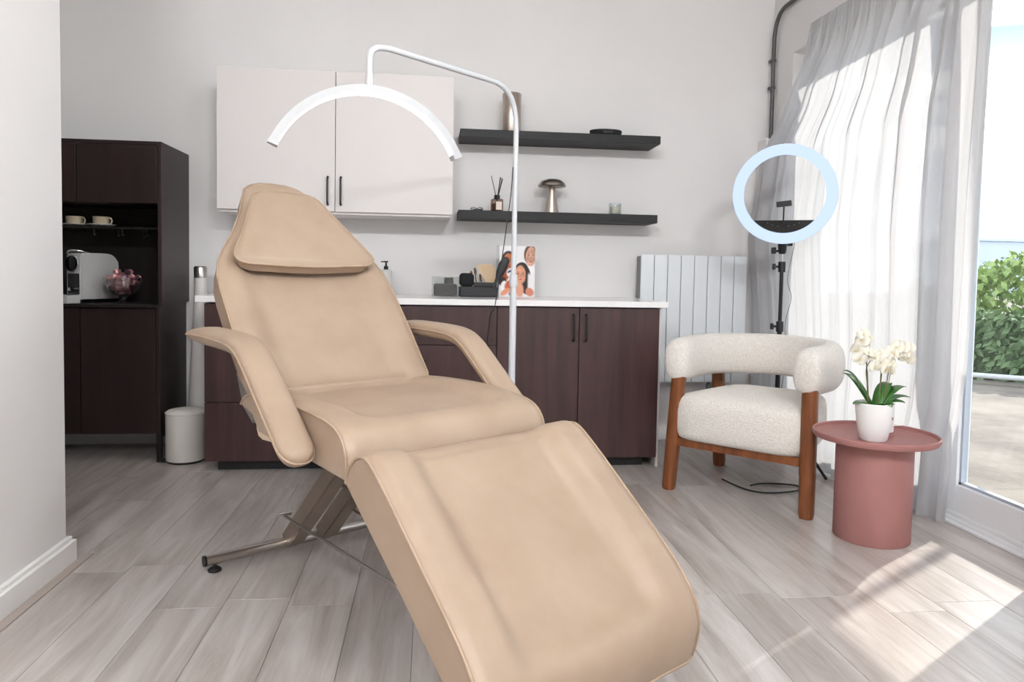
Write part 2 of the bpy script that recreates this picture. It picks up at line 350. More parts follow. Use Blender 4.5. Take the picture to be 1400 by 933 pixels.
# conduit in the corner
cd = thing('conduit', 'dark grey conduit pipe bending near the ceiling in the back right corner', 'pipe', (2.135, 4.49, 1.93))
pp = spline([(0, 0, 0), (0, 0, .3), (0, 0, .56), (0, -.006, .66), (0, -.04, .74), (0, -.11, .785), (0, -.25, .79), (0, -.8, .79), (0, -2.4, .79)], 6)
tubeo('tube', pp, .0125, 'pipe', cd)
for z in (.33, .50):
    B('clamp', -.02, .014, -.012, .03, z - .008, z + .008, 'pipe', cd, .002)

# ------------------------------------------------------------------ unseen fill lamps, added to brighten the room
def area(name, loc, dirv, sx, sy, e):
    ld = bpy.data.lights.new(name, 'AREA'); ld.shape = 'RECTANGLE'; ld.size = sx; ld.size_y = sy; ld.energy = e; ld.color = LAMP_C
    lo = bpy.data.objects.new(name, ld); COL.objects.link(lo); lo.location = loc; lo.rotation_euler = Vector(dirv).to_track_quat('-Z', 'Y').to_euler()
for (x, y, nm) in ((.4, -1.4, 'white hanging uplight bar, unseen and added for fill, nearest the front wall'), (-2.3, 3.2, 'white hanging uplight bar, unseen and added for fill, over the coffee corner')):
    t = thing('fill_uplight_bar', nm, 'added fill lamp', (x, y, 2.70)); hw_ = 1.0 if x > 0 else .4
    bm = bmesh.new(); box(bm, -hw_, hw_, -.06, .06, -.05, 0, .004, 1); obj('housing', bm, 'white_trim', t)
    bm = bmesh.new(); box(bm, -hw_ + .02, hw_ - .02, -.05, .05, 0, .004, 0); obj('diffuser', bm, 'fill_led', t)
    for q in (-hw_ * .8, hw_ * .8): tubeo('suspension_wire', [(q, 0, .004), (q, 0, .3)], .0015, 'steel', t, 6)
    area('upfill', (x, y, 2.712), (0, 0, 1), 2 * hw_ - .1, .1, UP_E * hw_)  # added fill, bounced off the ceiling
for (x, nm) in ((-.9, 'white fill lamp added unseen on the ceiling, left of the middle'), (.9, 'white fill lamp added unseen on the ceiling, right of the middle')):
    t = thing('fill_washer', nm, 'added fill lamp', (x, -1.27, 3.0))
    bm = bmesh.new(); box(bm, -.5, .5, -.05, .05, -.08, 0, .004, 1); obj('housing', bm, 'white_trim', t)
    area('fill_wash', (x, -1.2, 2.93), (0, 5.7, -1.9), .9, .08, WASH_E)  # added lamp that brightens the back wall
t = thing('fill_washer', 'white fill lamp added unseen on the ceiling to brighten the left wall', 'added fill lamp', (.9, 1.6, 3.0), R(90))
bm = bmesh.new(); box(bm, -.5, .5, -.05, .05, -.08, 0, .004, 1); obj('housing', bm, 'white_trim', t)
area('fill_wash', (.83, 1.6, 2.93), (-2.2, 0, -1.3), .08, .9, WASH_E * .5)  # added lamp that brightens the left wall

# ------------------------------------------------------------------ curtains
def curtain(name, label, left, right, nf, amp, parent, seed):
    # left/right: functions z -> (x, y) of the two side edges
    rnd = random.Random(seed); ph = [rnd.uniform(0, 6.28) for _ in range(6)]
    NU, NV = nf * 20, 60; ztop, zbot = 2.475, .004
    bm = bmesh.new(); g = []
    for j in range(NV + 1):
        v = j / NV; z = ztop + (zbot - ztop) * v; xl, yl = left(z); xr, yr = right(z); row = []
        am = amp * (.25 + .75 * sstep(0, .12, v)) * (1 + .2 * math.sin(4 * v + ph[0]))
        for i in range(NU + 1):
            u = i / NU; uu = u + .012 * math.sin(9 * u + ph[1] + v * .35) + .006 * math.sin(31 * u + ph[2])
            w = math.copysign(abs(math.sin(2 * math.pi * nf * uu)) ** .8, math.sin(2 * math.pi * nf * uu)) * (.65 + .35 * math.sin(7 * u + ph[2])) + .45 * math.sin(2 * math.pi * nf * .43 * uu + ph[3] + v * .2) + .25 * math.sin(2 * math.pi * nf * 2.3 * uu + ph[4])
            fade = sstep(0, .03, u) * sstep(0, .03, 1 - u) * .8 + .2
            x = xl + (xr - xl) * u + am * w * .6 * fade * (1 if v > .1 else .3 + 7 * v); y = yl + (yr - yl) * u + am * .35 * math.cos(2 * math.pi * nf * uu) * (.3 + .7 * v)
            if v < .035:   # pocket gathered on the rod
                x += .006 * math.sin(2 * math.pi * nf * 5 * u)
            zz = z + (.012 * math.sin(5 * u + ph[5]) if j == NV else 0)
            row.append(bm.verts.new((x, y, max(.003, zz))))
        g.append(row)
    for a, b in zip(g, g[1:]):
        for i in range(NU): bm.faces.new((a[i], a[i + 1], b[i + 1], b[i]))
    o = obj(name, bm, 'sheer', parent, True); return o
def lerp_tab(tab):
    def f(z):
        for (z0, x0, y0), (z1, x1, y1) in zip(tab, tab[1:]):
            if z <= z0 and z >= z1:
                k = (z0 - z) / (z0 - z1); k = k * k * (3 - 2 * k) * .5 + k * .5; return (x0 + (x1 - x0) * k, y0 + (y1 - y0) * k)
        return tab[-1][1:] if z < tab[-1][0] else tab[0][1:]
    return f
cur = curtain('sheer_curtain', '', lerp_tab([(2.48, 2.08, 3.93), (2.3, 2.075, 3.98), (2.06, 2.065, 4.17), (1.78, 2.05, 4.44), (1.3, 2.02, 4.50), (.7, 2.03, 4.40), (0, 2.02, 4.36)]),
              lerp_tab([(2.48, 2.11, 2.60), (2.0, 2.12, 2.63), (1.2, 2.12, 2.65), (.72, 2.13, 2.68), (.52, 2.15, 2.73), (.40, 2.17, 2.79), (0, 2.235, 2.90)]), 13, .046, None, 3)
tag(cur, 'white sheer curtain beside the ring light, spreading from the rod to the corner', 'curtain')
rod = thing('curtain_rod', 'black curtain rod with a ball finial above the balcony doors', 'curtain rod', (2.122, 2.5, 2.452))
tubeo('pole', [(0, 1.46, 0), (0, -2.3, 0)], .008, 'black', rod)
lath('finial', [(0, -.03), (.018, -.022), (.024, 0), (.016, .02), (.010, .03), (0, .031)], 'black', rod, 16, (0, 1.475, 0))
for y in (1.40, -.3, -2.0):
    B('bracket', -.006, .038, y - .008, y + .008, -.03, -.012, 'black', rod, .002)

# ------------------------------------------------------------------ outside
gr = B('terrace', 2.36, 60, -20, 60, -.30, -.10, 'terrace', bev=0); gr['kind'] = 'structure'
def leafball(name, label, c, rx, ry, rz_, n, m, size=.12, trunk=True, seed=0, group=None):
    rnd = random.Random(seed); t = thing(name, label, 'bush', (c[0], c[1], -.1), 0, group); bm = bmesh.new()
    for _ in range(n):
        a, b = rnd.uniform(0, 6.283), math.acos(rnd.uniform(-1, 1)); q = rnd.uniform(.72, 1.0)
        p = Vector((rx * q * math.sin(b) * math.cos(a), ry * q * math.sin(b) * math.sin(a), c[2] + .1 + rz_ * q * math.cos(b)))
        if p.z < .02: continue
        s = size * rnd.uniform(.6, 1.3); ax = Vector((rnd.gauss(0, 1), rnd.gauss(0, 1), rnd.gauss(0, 1))).normalized(); e1 = ax.orthogonal().normalized() * s; e2 = ax.cross(e1).normalized() * s * .5
        bm.faces.new([bm.verts.new(p + k) for k in (-e1, e2, e1, -e2)])
    me = bpy.data.meshes.new('foliage'); bm.to_mesh(me); bm.free(); f = link('foliage', me, m, t); f['kind'] = 'stuff'
    tubeo('trunk', [(0, 0, 0), (0, 0, c[2] + .1)], .06, 'trunk', t, 8); return t
hg = 'bushes along the far edge of the terrace'
leafball('hedge_bush', 'bright green bush standing above the clipped hedge, seen through the balcony door glass', (8.1, 9.3, .55), .72, .72, .92, 2600, 'hedge', .07, seed=1)
leafball('hedge_bush', 'darker bush just right of the balcony door frame, above the clipped hedge', (6.75, 9.5, .35), .42, .5, .72, 1500, 'hedge2', .06, seed=2)
leafball('hedge_bush', 'tall yellow-green bush at the right edge of the photo, above the clipped hedge', (9.7, 9.6, .8), .8, .8, 1.2, 2600, 'hedge', .08, seed=4)
hb = thing('low_hedge', 'dark clipped hedge running along the end of the terrace', 'hedge', (7.0, 7.9, -.1), R(-38))
rnd = random.Random(9); bm = bmesh.new()
for _ in range(9000):
    p = Vector((rnd.uniform(-4, 5), rnd.uniform(-.3, .3), rnd.uniform(0, .80)))
    if rnd.random() < .6: p.y = -.3 + rnd.uniform(-.05, .05)
    s = .07 * rnd.uniform(.6, 1.3); ax = Vector((rnd.gauss(0, 1), rnd.gauss(0, 1), rnd.gauss(0, 1))).normalized(); e1 = ax.orthogonal().normalized() * s; e2 = ax.cross(e1).normalized() * s * .5
    bm.faces.new([bm.verts.new(p + k) for k in (-e1, e2, e1, -e2)])
me = bpy.data.meshes.new('foliage'); bm.to_mesh(me); bm.free(); f = link('foliage', me, 'hedge2', hb); f['kind'] = 'stuff'
B('core', -4, 5, -.24, .24, 0, .72, 'hedge2', hb, .05)
rl = thing('railing', 'low white rail along the end of the terrace', 'railing', (6.5, 7.3, -.1), R(-38))
tubeo('bar', [(-4, 0, .10), (5, 0, .10)], .03, 'whitemetal', rl)
for i in range(7): tubeo('post', [(-4 + 1.5 * i, 0, 0), (-4 + 1.5 * i, 0, .10)], .02, 'whitemetal', rl)
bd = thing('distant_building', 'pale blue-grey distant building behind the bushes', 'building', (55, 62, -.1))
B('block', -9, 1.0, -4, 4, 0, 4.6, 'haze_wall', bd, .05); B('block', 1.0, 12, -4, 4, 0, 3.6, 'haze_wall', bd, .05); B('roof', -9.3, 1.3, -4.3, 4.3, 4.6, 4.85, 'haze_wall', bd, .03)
for x, h in ((26, 4.3), (28.4, 4.0)):
    ml = thing('mast', 'thin grey mast left of the floodlight' if x == 26 else 'grey floodlight mast above the bushes', 'mast', (x, 28.5, -.1))
    tubeo('pole', [(0, 0, 0), (0, 0, h - 1.0 if x == 26 else h - .55)], .05, 'greymetal', ml)
    if x != 26:
        for dx, dz in ((-.4, 0), (0, .15), (.45, -.05)): B('floodlight', dx - .22, dx + .22, -.1, .1, h - .65 + dz, h - .5 + dz, 'greymetal', ml, .02)
aw = thing('added_sun_shade', 'cream canvas added out of view to cut off sun on the floor', 'sun blocker', (2.36, 1.0, 0))  # unseen blocker, added to end the sun patch on the floor
bm = bmesh.new(); q = [(.0, .4, 2.75), (1.66, 1.6, 1.93), (1.66, 2.89, 1.93), (.0, 1.88, 2.75)]
va = [bm.verts.new(p) for p in q]; vb = [bm.verts.new((x, y, z + .012)) for x, y, z in q]; bm.faces.new(va); bm.faces.new(vb[::-1])
for i in range(4): bm.faces.new((va[i], va[(i + 1) % 4], vb[(i + 1) % 4], vb[i]))
obj('canvas', bm, 'sun_blocker_cloth', aw)
tubeo('front_bar', [(1.66, 1.55, 1.93), (1.66, 2.90, 1.93)], .02, 'whitemetal', aw)
for y in (1.58, 2.90): tubeo('post', [(1.66, y, -.1), (1.66, y, 1.96)], .028, 'whitemetal', aw)  # unseen posts, added with the canvas; one casts the dark floor stripe

# ------------------------------------------------------------------ base cabinets and worktop
X0, X1, YF = -1.152, 1.247, 3.88
g = .002
bc = thing('base_cabinet', 'long dark wood base cabinet under the white worktop', 'cabinet', (0, YF, 0))
B('carcass', X0 + .001, X1 - .001, .020, .65, .058, .878, 'darkwood', bc, .001)
B('plinth', -1.10, 1.185, .06, .60, 0, .058, 'black', bc, .001)
def handle(x, z0, z1, parent, y=0, m='black', horiz=False):
    pts = spline([(x, y, z0), (x, y - .018, z0), (x, y - .028, z0 + .008), (x, y - .030, z0 + .02), (x, y - .030, z1 - .02), (x, y - .028, z1 - .008), (x, y - .018, z1), (x, y, z1)], 3)
    if horiz: pts = [Vector((x + (p.z - (z0 + z1) / 2), p.y, (z0 + z1) / 2)) for p in pts]
    return tubeo('handle', pts, .0055, m, parent, 8)
def front(name, a, b, z0, z1):
    return B(name, a + g, b - g, 0, .019, z0, z1, 'darkwood', bc, .0015)
d1 = front('door', .353, .80, .058, .876); handle(.766, .70, .84, d1)
d2 = front('door', .80, X1, .058, .876); handle(.834, .70, .84, d2)
for a, b in ((-.55, .353), (X0, -.55)):
    dr = front('drawer', a, b, .672, .876); handle((a + b) / 2, .70, .84, dr, horiz=True)
    dr = front('drawer', a, b, .368, .668); handle((a + b) / 2, .52, .66, dr, horiz=True)
    dr = front('drawer', a, b, .058, .364); handle((a + b) / 2, .22, .36, dr, horiz=True)
wt = B('worktop', -1.19, 1.285, 3.858, WY - .002, .884, .916, 'quartz', bev=.002); tag(wt, 'white quartz worktop over the dark base cabinet', 'worktop')
B('end_panel', 1.2475, 1.262, 3.90, 4.53, 0, .883, 'whitelaq', wt, .001)

# upper wall cabinet
uc = thing('wall_cabinet', 'white two-door wall cabinet above the worktop', 'cabinet', (-.533, 4.22, 0))
B('carcass', -.64, .64, .02, .329, 1.372, 2.156, 'whitelaq', uc, .001)
for a, b, hx, lab in ((-.649, -.011, -.048, 0), (-.007, .649, .024, 1)):
    d = B('door', a, b, 0, .019, 1.386, 2.164, 'whitelaq', uc, .0015); handle(hx, 1.425, 1.578, d)

# floating shelves
s1 = B('floating_shelf', .158, 1.356, 4.30, WY - .001, 1.845, 1.893, 'blackshelf', bev=.0015); tag(s1, 'upper black floating shelf with the metal vase on it', 'shelf', 'black floating shelves')
s2 = B('floating_shelf', .153, 1.350, 4.30, WY - .001, 1.374, 1.423, 'blackshelf', bev=.0015); tag(s2, 'lower black floating shelf with the mushroom lamp on it', 'shelf', 'black floating shelves')

# ------------------------------------------------------------------ radiator
ra = thing('radiator', 'white flat-panel radiator on the back wall behind the armchair', 'radiator', (1.297, 4.44, .39))
for i in range(8):
    B('panel', i * .0865, i * .0865 + .0825, 0, .014, 0, .80, 'radiator', ra, .002)
B('convector', .004, .685, .022, .07, .02, .785, 'radiator', ra, .003)
B('end_cover', -.006, .0, .004, .075, .02, .79, 'greymetal', ra, .002)
for x in (.03, .655): B('wall_bracket', x, x + .02, .07, .109, .1, .7, 'greymetal', ra, .001)
lath('valve', [(0, 0), (.016, 0), (.018, .03), (.011, .036), (.011, .06), (0, .06)], 'greymetal', ra, 14, (.47, .03, -.05))
bm = bmesh.new(); lathe(bm, [(0, 0), (.018, .004), (.022, .02), (.021, .055), (.013, .066), (0, .067)], 16); bmesh.ops.rotate(bm, verts=bm.verts, matrix=Matrix.Rotation(R(90), 3, 'Y'), cent=(0, 0, 0))
obj('thermostat_head', bm, 'potwhite', ra, 40, (.53, .03, -.04))
tubeo('supply_pipe', [(.50, .03, -.05), (.50, .03, -.12), (.50, .05, -.38)], .008, 'whitemetal', ra)

# ------------------------------------------------------------------ tall coffee cabinet
tcb = thing('coffee_cabinet', 'tall dark wenge cabinet with an open niche holding the coffee machine', 'cabinet', (-2.2, 4.10, 0))
def T(name, x0, x1, y0, y1, z0, z1, m, bev=.0015): return B(name, x0 + 2.2, x1 + 2.2, y0 - 4.10, y1 - 4.10, z0, z1, m, tcb, bev)
T('side_panel', -1.452, -1.432, 4.10, WY - .003, .855, 1.722, 'darkwood2'); T('side_panel', -1.472, -1.450, 4.12, WY - .003, .13, .853, 'darkwood2')
T('side_panel', -2.96, -2.94, 4.10, WY - .003, .13, 1.722, 'darkwood2')
T('top', -2.94, -1.452, 4.10, WY - .003, 1.702, 1.722, 'darkwood2')
T('back_panel', -2.94, -1.473, WY - .012, WY - .003, .13, 1.70, 'blackwood')
T('upper_box', -2.94, -1.453, 4.125, WY - .013, 1.395, 1.70, 'darkwood2')
for a, b in ((-2.94, -2.30), (-2.30, -1.862), (-1.860, -1.454)):
    T('door', a + .002, b - .002, 4.102, 4.122, 1.396, 1.700, 'darkwood2')
T('lower_box', -2.94, -1.473, 4.145, WY - .013, .152, .835, 'darkwood2')
for a, b in ((-2.94, -2.30), (-2.30, -1.86), (-1.858, -1.474)):
    T('door', a + .002, b - .002, 4.122, 4.142, .152, .832, 'darkwood2')
T('countertop', -2.94, -1.453, 4.112, WY - .013, .836, .854, 'blackwood')
T('shelf', -2.94, -1.454, 4.24, WY - .014, 1.262, 1.274, 'blackwood')
for x, y in ((-1.470, 4.13), (-1.470, 4.5), (-2.93, 4.13), (-2.93, 4.5)): T('leg', x - .001, x + .024, y - .012, y + .012, 0, .152, 'black')
for i, (x, y) in enumerate(((-1.86, 4.30), (-1.78, 4.42), (-1.71, 4.30), (-1.64, 4.42), (-1.58, 4.30), (-1.52, 4.42))):
    tubeo('hook', [(x + 2.2, y - 4.10, 1.262), (x + 2.2, y - 4.10, 1.235), (x + 2.205, y - 4.105, 1.228), (x + 2.215, y - 4.115, 1.234)], .0025, 'steel', tcb, 6)

# coffee things
cm = thing('coffee_machine', 'silver-grey capsule coffee machine in the niche of the tall cabinet', 'coffee machine', (-1.868, 4.305, .854), R(-27))
bm = bmesh.new()   # body: side profile extruded across the width (x), y = depth
prof = [(-.12, .02), (-.12, .235), (-.112, .262), (-.09, .272), (.04, .272), (.085, .262), (.112, .235), (.122, .20), (.122, .02)]
prof = [(p.x, p.y) for p in spline([(a, b, 0) for a, b in prof], 3)]
va = [bm.verts.new((-.055, a, b)) for a, b in prof]; vb = [bm.verts.new((.055, a, b)) for a, b in prof]
bm.faces.new(va); bm.faces.new(vb[::-1])
for i in range(len(prof)): bm.faces.new((va[i], va[(i + 1) % len(prof)], vb[(i + 1) % len(prof)], vb[i]))
fix(bm); es = [e for e in bm.edges if len(e.link_faces) == 2 and abs(e.verts[0].co.x - e.verts[1].co.x) < 1e-6]
bmesh.ops.bevel(bm, geom=es, offset=.006, segments=2, affect='EDGES'); obj('body', bm, 'machine', cm, 30)
B('brew_recess', -.043, .043, -.1235, -.118, .05, .16, 'gloss_black', cm, .003)
bm = bmesh.new(); lathe(bm, [(0, 0), (.038, 0), (.041, .005), (.041, .018), (.036, .022), (0, .022)], 28); bmesh.ops.rotate(bm, verts=bm.verts, matrix=Matrix.Rotation(R(90), 3, 'X'), cent=(0, 0, 0)); obj('dial', bm, 'gloss_black', cm, 40, (0, -.12, .214))
bm = bmesh.new(); tube(bm, [(.043 * math.cos(a), 0, .043 * math.sin(a)) for a in [i * 6.2832 / 28 for i in range(28)]], .004, 6, True); obj('dial_ring', bm, 'chrome', cm, True, (0, -.128, .214))
tubeo('lever', spline([(-.04, -.125, .262), (-.02, -.13, .282), (.02, -.10, .284), (.03, -.05, .276)], 4), [.006] * 13, 'chrome', cm, 8)
bm = bmesh.new(); lathe(bm, [(0, 0), (.008, 0), (.010, .03), (0, .03)], 12); bmesh.ops.rotate(bm, verts=bm.verts, matrix=Matrix.Rotation(R(90), 3, 'X'), cent=(0, 0, 0)); obj('spout', bm, 'chrome', cm, 40, (0, -.118, .075))
B('drip_tray', -.05, .05, -.20, -.12, .0, .045, 'machine', cm, .004); B('drip_grid', -.045, .045, -.197, -.124, .045, .049, 'chrome', cm, .001)
B('base', -.05, .05, -.115, .118, 0, .022, 'gloss_black', cm, .003)
B('water_tank', -.045, .045, .124, .165, .03, .20, 'clear', cm, .006)
bw = thing('glass_bowl', 'footed glass bowl of pink coffee capsules next to the machine', 'bowl', (-1.682, 4.235, .854))
lath('bowl', [(0, 0), (.048, .0), (.05, .004), (.02, .012), (.012, .022), (.014, .034), (.04, .045), (.075, .07), (.093, .105), (.099, .14), (.095, .14), (.089, .105), (.071, .073), (.038, .050), (0, .044)], 'bowlglass', bw, 36)
cap0 = None; rnd = random.Random(5); k = 0
for ring, (rad, z, n) in enumerate(((.028, .062, 4), (.055, .084, 8), (.022, .086, 3), (.070, .112, 10), (.038, .112, 6), (.072, .138, 9), (.040, .144, 6), (.0, .155, 1), (.036, .168, 4))):
    for i in range(n):
        a = i * 6.283 / n + ring * .7
        if cap0 is None:
            bm = bmesh.new(); lathe(bm, [(0, -.013), (.009, -.012), (.014, .006), (.018, .009), (.018, .011), (.012, .013), (0, .014)], 12); o = cap0 = obj('coffee_capsule', bm, 'foil', None, 40)
            md = cap0.data.copy(); md.materials.clear(); md.materials.append(M['foil2'])
        else: o = cap0.copy(); COL.objects.link(o)
        if k % 6 == 5: o.data = md
        o.location = (-1.682 + rad * math.cos(a), 4.235 + rad * math.sin(a), .854 + z); o.rotation_euler = (rnd.uniform(-1.3, 1.3), rnd.uniform(-1.3, 1.3), rnd.uniform(0, 6))
        tag(o, 'dark mauve foil coffee capsule in the glass bowl' if k % 6 == 5 else 'pink foil coffee capsule in the glass bowl', 'capsule', 'dark coffee capsules in the bowl' if k % 6 == 5 else 'pink coffee capsules in the bowl'); k += 1
def cup(loc, label, slabel):
    s = lath('saucer', [(0, .004), (.03, .003), (.06, .007), (.073, .012), (.073, .014), (.058, .009), (.03, .006), (0, .006)], 'potwhite', None, 32); s.location = loc; tag(s, slabel, 'saucer', 'saucers on the niche shelf')
    t = thing('coffee_cup', label, 'cup', (loc[0], loc[1], loc[2] + .006), 0, 'beige cups on the niche shelf')
    lath('body', [(0, 0), (.036, 0), (.040, .004), (.043, .05), (.040, .05), (.037, .006), (0, .004)], 'cup', t, 28)
    tubeo('handle', spline([(.040, -.008, .042), (.055, -.014, .042), (.062, -.016, .027), (.054, -.014, .011), (.038, -.008, .010)], 4), .0045, 'cup', t, 8)
cup((-1.975, 4.33, 1.274), 'beige coffee cup nearest the left wall on the niche shelf', 'white saucer nearest the left wall on the niche shelf')
cup((-1.825, 4.31, 1.274), 'beige coffee cup on the right, above the coffee machine', 'white saucer on the right, under the beige cup above the coffee machine')

# pedal bin
bn = thing('pedal_bin', 'small white pedal bin between the tall cabinet and the base cabinet', 'bin', (-1.325, 4.14, 0), 0)
lath('body', [(0, .006), (.098, .006), (.102, .012), (.102, .262), (.096, .266), (0, .266)], 'binwhite', bn, 40)
lath('lid', [(0, .29), (.05, .288), (.09, .280), (.104, .270), (.105, .266), (.100, .264), (0, .264)], 'binwhite', bn, 40)
lath('base_ring', [(0, 0), (.1, 0), (.104, .008), (.098, .014), (0, .014)], 'black', bn, 40)
B('pedal', -.135, -.09, -.06, -.02, .008, .018, 'black', bn, .003)
# upright white dispenser behind the bin
st = thing('garment_steamer', 'slim white upright cylinder with a silver cap behind the pedal bin', 'steamer', (-1.315, 4.37, 0))
lath('body', [(0, 0), (.078, 0), (.08, .01), (.066, .3), (.045, .7), (.034, .92), (.034, 1.0), (0, 1.0)], 'whitelaq', st, 24)
lath('cap', [(0, 1.0), (.035, 1.0), (.036, 1.055), (.03, 1.066), (0, 1.068)], 'steel', st, 24)

# ------------------------------------------------------------------ things on the worktop
WZ = .916
sp = thing('soap_bottle', 'grey soap dispenser with a black pump behind the treatment chair', 'bottle', (-.262, 4.33, WZ))
lath('body', [(0, 0), (.034, 0), (.036, .005), (.036, .138), (.030, .148), (.012, .150), (0, .150)], 'machine', sp, 24)
lath('pump', [(0, .15), (.013, .15), (.013, .168), (.006, .172), (.005, .19), (.012, .192), (.012, .2), (0, .2)], 'black', sp, 16)
B('nozzle', -.03, .004, -.004, .004, .192, .199, 'black', sp, .002)
cb = thing('clear_box', 'low clear acrylic box filled with black pads on the worktop', 'box', (.083, 4.30, WZ))
bm = bmesh.new()
for q in ((-.078, .078, -.05, -.048, 0, .115), (-.078, .078, .048, .05, 0, .115), (-.078, -.076, -.048, .048, 0, .115), (.076, .078, -.048, .048, 0, .115), (-.078, .078, -.05, .05, 0, .003)): box(bm, *q)
obj('walls', bm, 'clear', cb)
B('pad_stack', -.068, .068, -.04, .04, .004, .074, 'blackfabric', cb, .012, 3, 40)
lath('roll', [(0, -.04), (.026, -.04), (.028, 0), (.026, .03), (0, .03)], 'blackfabric', cb, 16, (.02, 0, .08))
og = thing('brush_organiser', 'black makeup brush organiser on the worktop left of the picture board', 'organiser', (.27, 4.31, WZ))
B('tray', -.105, .115, -.06, .06, 0, .06, 'blackplastic', og, .006)
B('bag', -.105, -.02, -.05, .05, .06, .138, 'blackfabric', og, .02, 3, 40)
B('divider', -.02, .11, -.055, .0, .06, .085, 'blackplastic', og, .004)
rnd = random.Random(3)
for i in range(9):
    x = -.015 + i * .013; a = rnd.uniform(-.03, .03); h = rnd.uniform(.12, .18)
    b_ = tubeo('brush', [(x, .0, .06), (x + a, .01, h - .03)], .003, 'black' if i % 3 else 'card', og, 6)
    tubeo('bristle', [(x + a, .01, h - .03), (x + a * 1.25, .012, h - .012), (x + a * 1.4, .013, h)], [.004, .008, .003], 'bristle', b_, 8)
pc = thing('fan_pouch', 'beige paper pouch of fan brushes standing in the organiser', 'pouch', (.318, 4.285, WZ + .055))
bm = bmesh.new()
for k_ in range(4):
    o_ = k_ * .006; pts = [(-.055 + k_ * .022, o_, .13 + .004 * k_), (-.03 + k_ * .024, o_, .136), (.035, o_ - .004, .012), (.02, o_ - .004, 0)]
    a_ = [bm.verts.new(p) for p in pts]; b2 = [bm.verts.new((p[0], p[1] + .004, p[2])) for p in pts]; bm.faces.new(a_); bm.faces.new(b2[::-1])
    for i in range(4): bm.faces.new((a_[i], a_[(i + 1) % 4], b2[(i + 1) % 4], b2[i]))
obj('leaves', bm, 'card', pc); B('sleeve', .0, .06, .012, .03, -.0, .12, 'card', pc, .003)
hb_ = thing('hair_brush', 'black paddle brush leaning against the picture board', 'brush', (.36, 4.235, WZ + .056), 0)
sec = [(.010 * math.cos(a), .028 * math.sin(a)) for a in [i * 6.283 / 16 for i in range(16)]]
bm = bmesh.new(); P_ = [(.0, 0, 0), (.012, 0, .03), (.022, 0, .055), (.035, 0, .08), (.055, 0, .13), (.072, 0, .165), (.078, 0, .178)]; W_ = [.3, .3, .35, .8, 1.0, .8, .25]
sweep(bm, P_, lambda i: [(a * W_[i], b * W_[i]) for b, a in sec], (0, 1, 0)); obj('paddle', bm, 'blackplastic', hb_, 50)

# flat printed board: painted vertex colours on a fine grid
def print_board(name, w, h, nx, nz, fn, parent, loc):
    me = bpy.data.meshes.new(name); vs, fs, cols = [], [], []
    for j in range(nz + 1):
        for i in range(nx + 1): vs.append((w * i / nx, 0, h * j / nz))
    for j in range(nz):
        for i in range(nx):
            a = j * (nx + 1) + i; fs.append((a, a + 1, a + nx + 2, a + nx + 1)); cols.append(fn((i + .5) / nx, (j + .5) / nz))
    me.from_pydata(vs, [], fs); at = me.color_attributes.new('print', 'FLOAT_COLOR', 'CORNER')
    for p in me.polygons:
        for li in p.loop_indices: at.data[li].color = cols[p.index]
    m = bpy.data.materials.new(name + '_ink'); m.use_nodes = True; t = m.node_tree; a = N(t, 'ShaderNodeAttribute'); a.attribute_name = 'print'
    t.links.new(a.outputs['Color'], t.nodes['Principled BSDF'].inputs['Base Color']); t.nodes['Principled BSDF'].inputs['Roughness'].default_value = .3
    me.materials.append(m); o = bpy.data.objects.new(name, me); COL.objects.link(o); o.parent = parent; o.location = loc; return o
def inell(u, v, cx, cy, rx, ry, a=0):
    c, s = math.cos(a), math.sin(a); x, y = u - cx, v - cy; x, y = x * c + y * s, -x * s + y * c; return (x / rx) ** 2 + (y / ry) ** 2 < 1
def blob(u, v, cx, cy, rx, ry, a=0, soft=.18):
    c, s_ = math.cos(a), math.sin(a); x, y = u - cx, v - cy; x, y = x * c + y * s_, -x * s_ + y * c
    d = math.sqrt((x / rx) ** 2 + (y / ry) ** 2); return 1 - sstep(1 - soft, 1 + soft * .4, d)
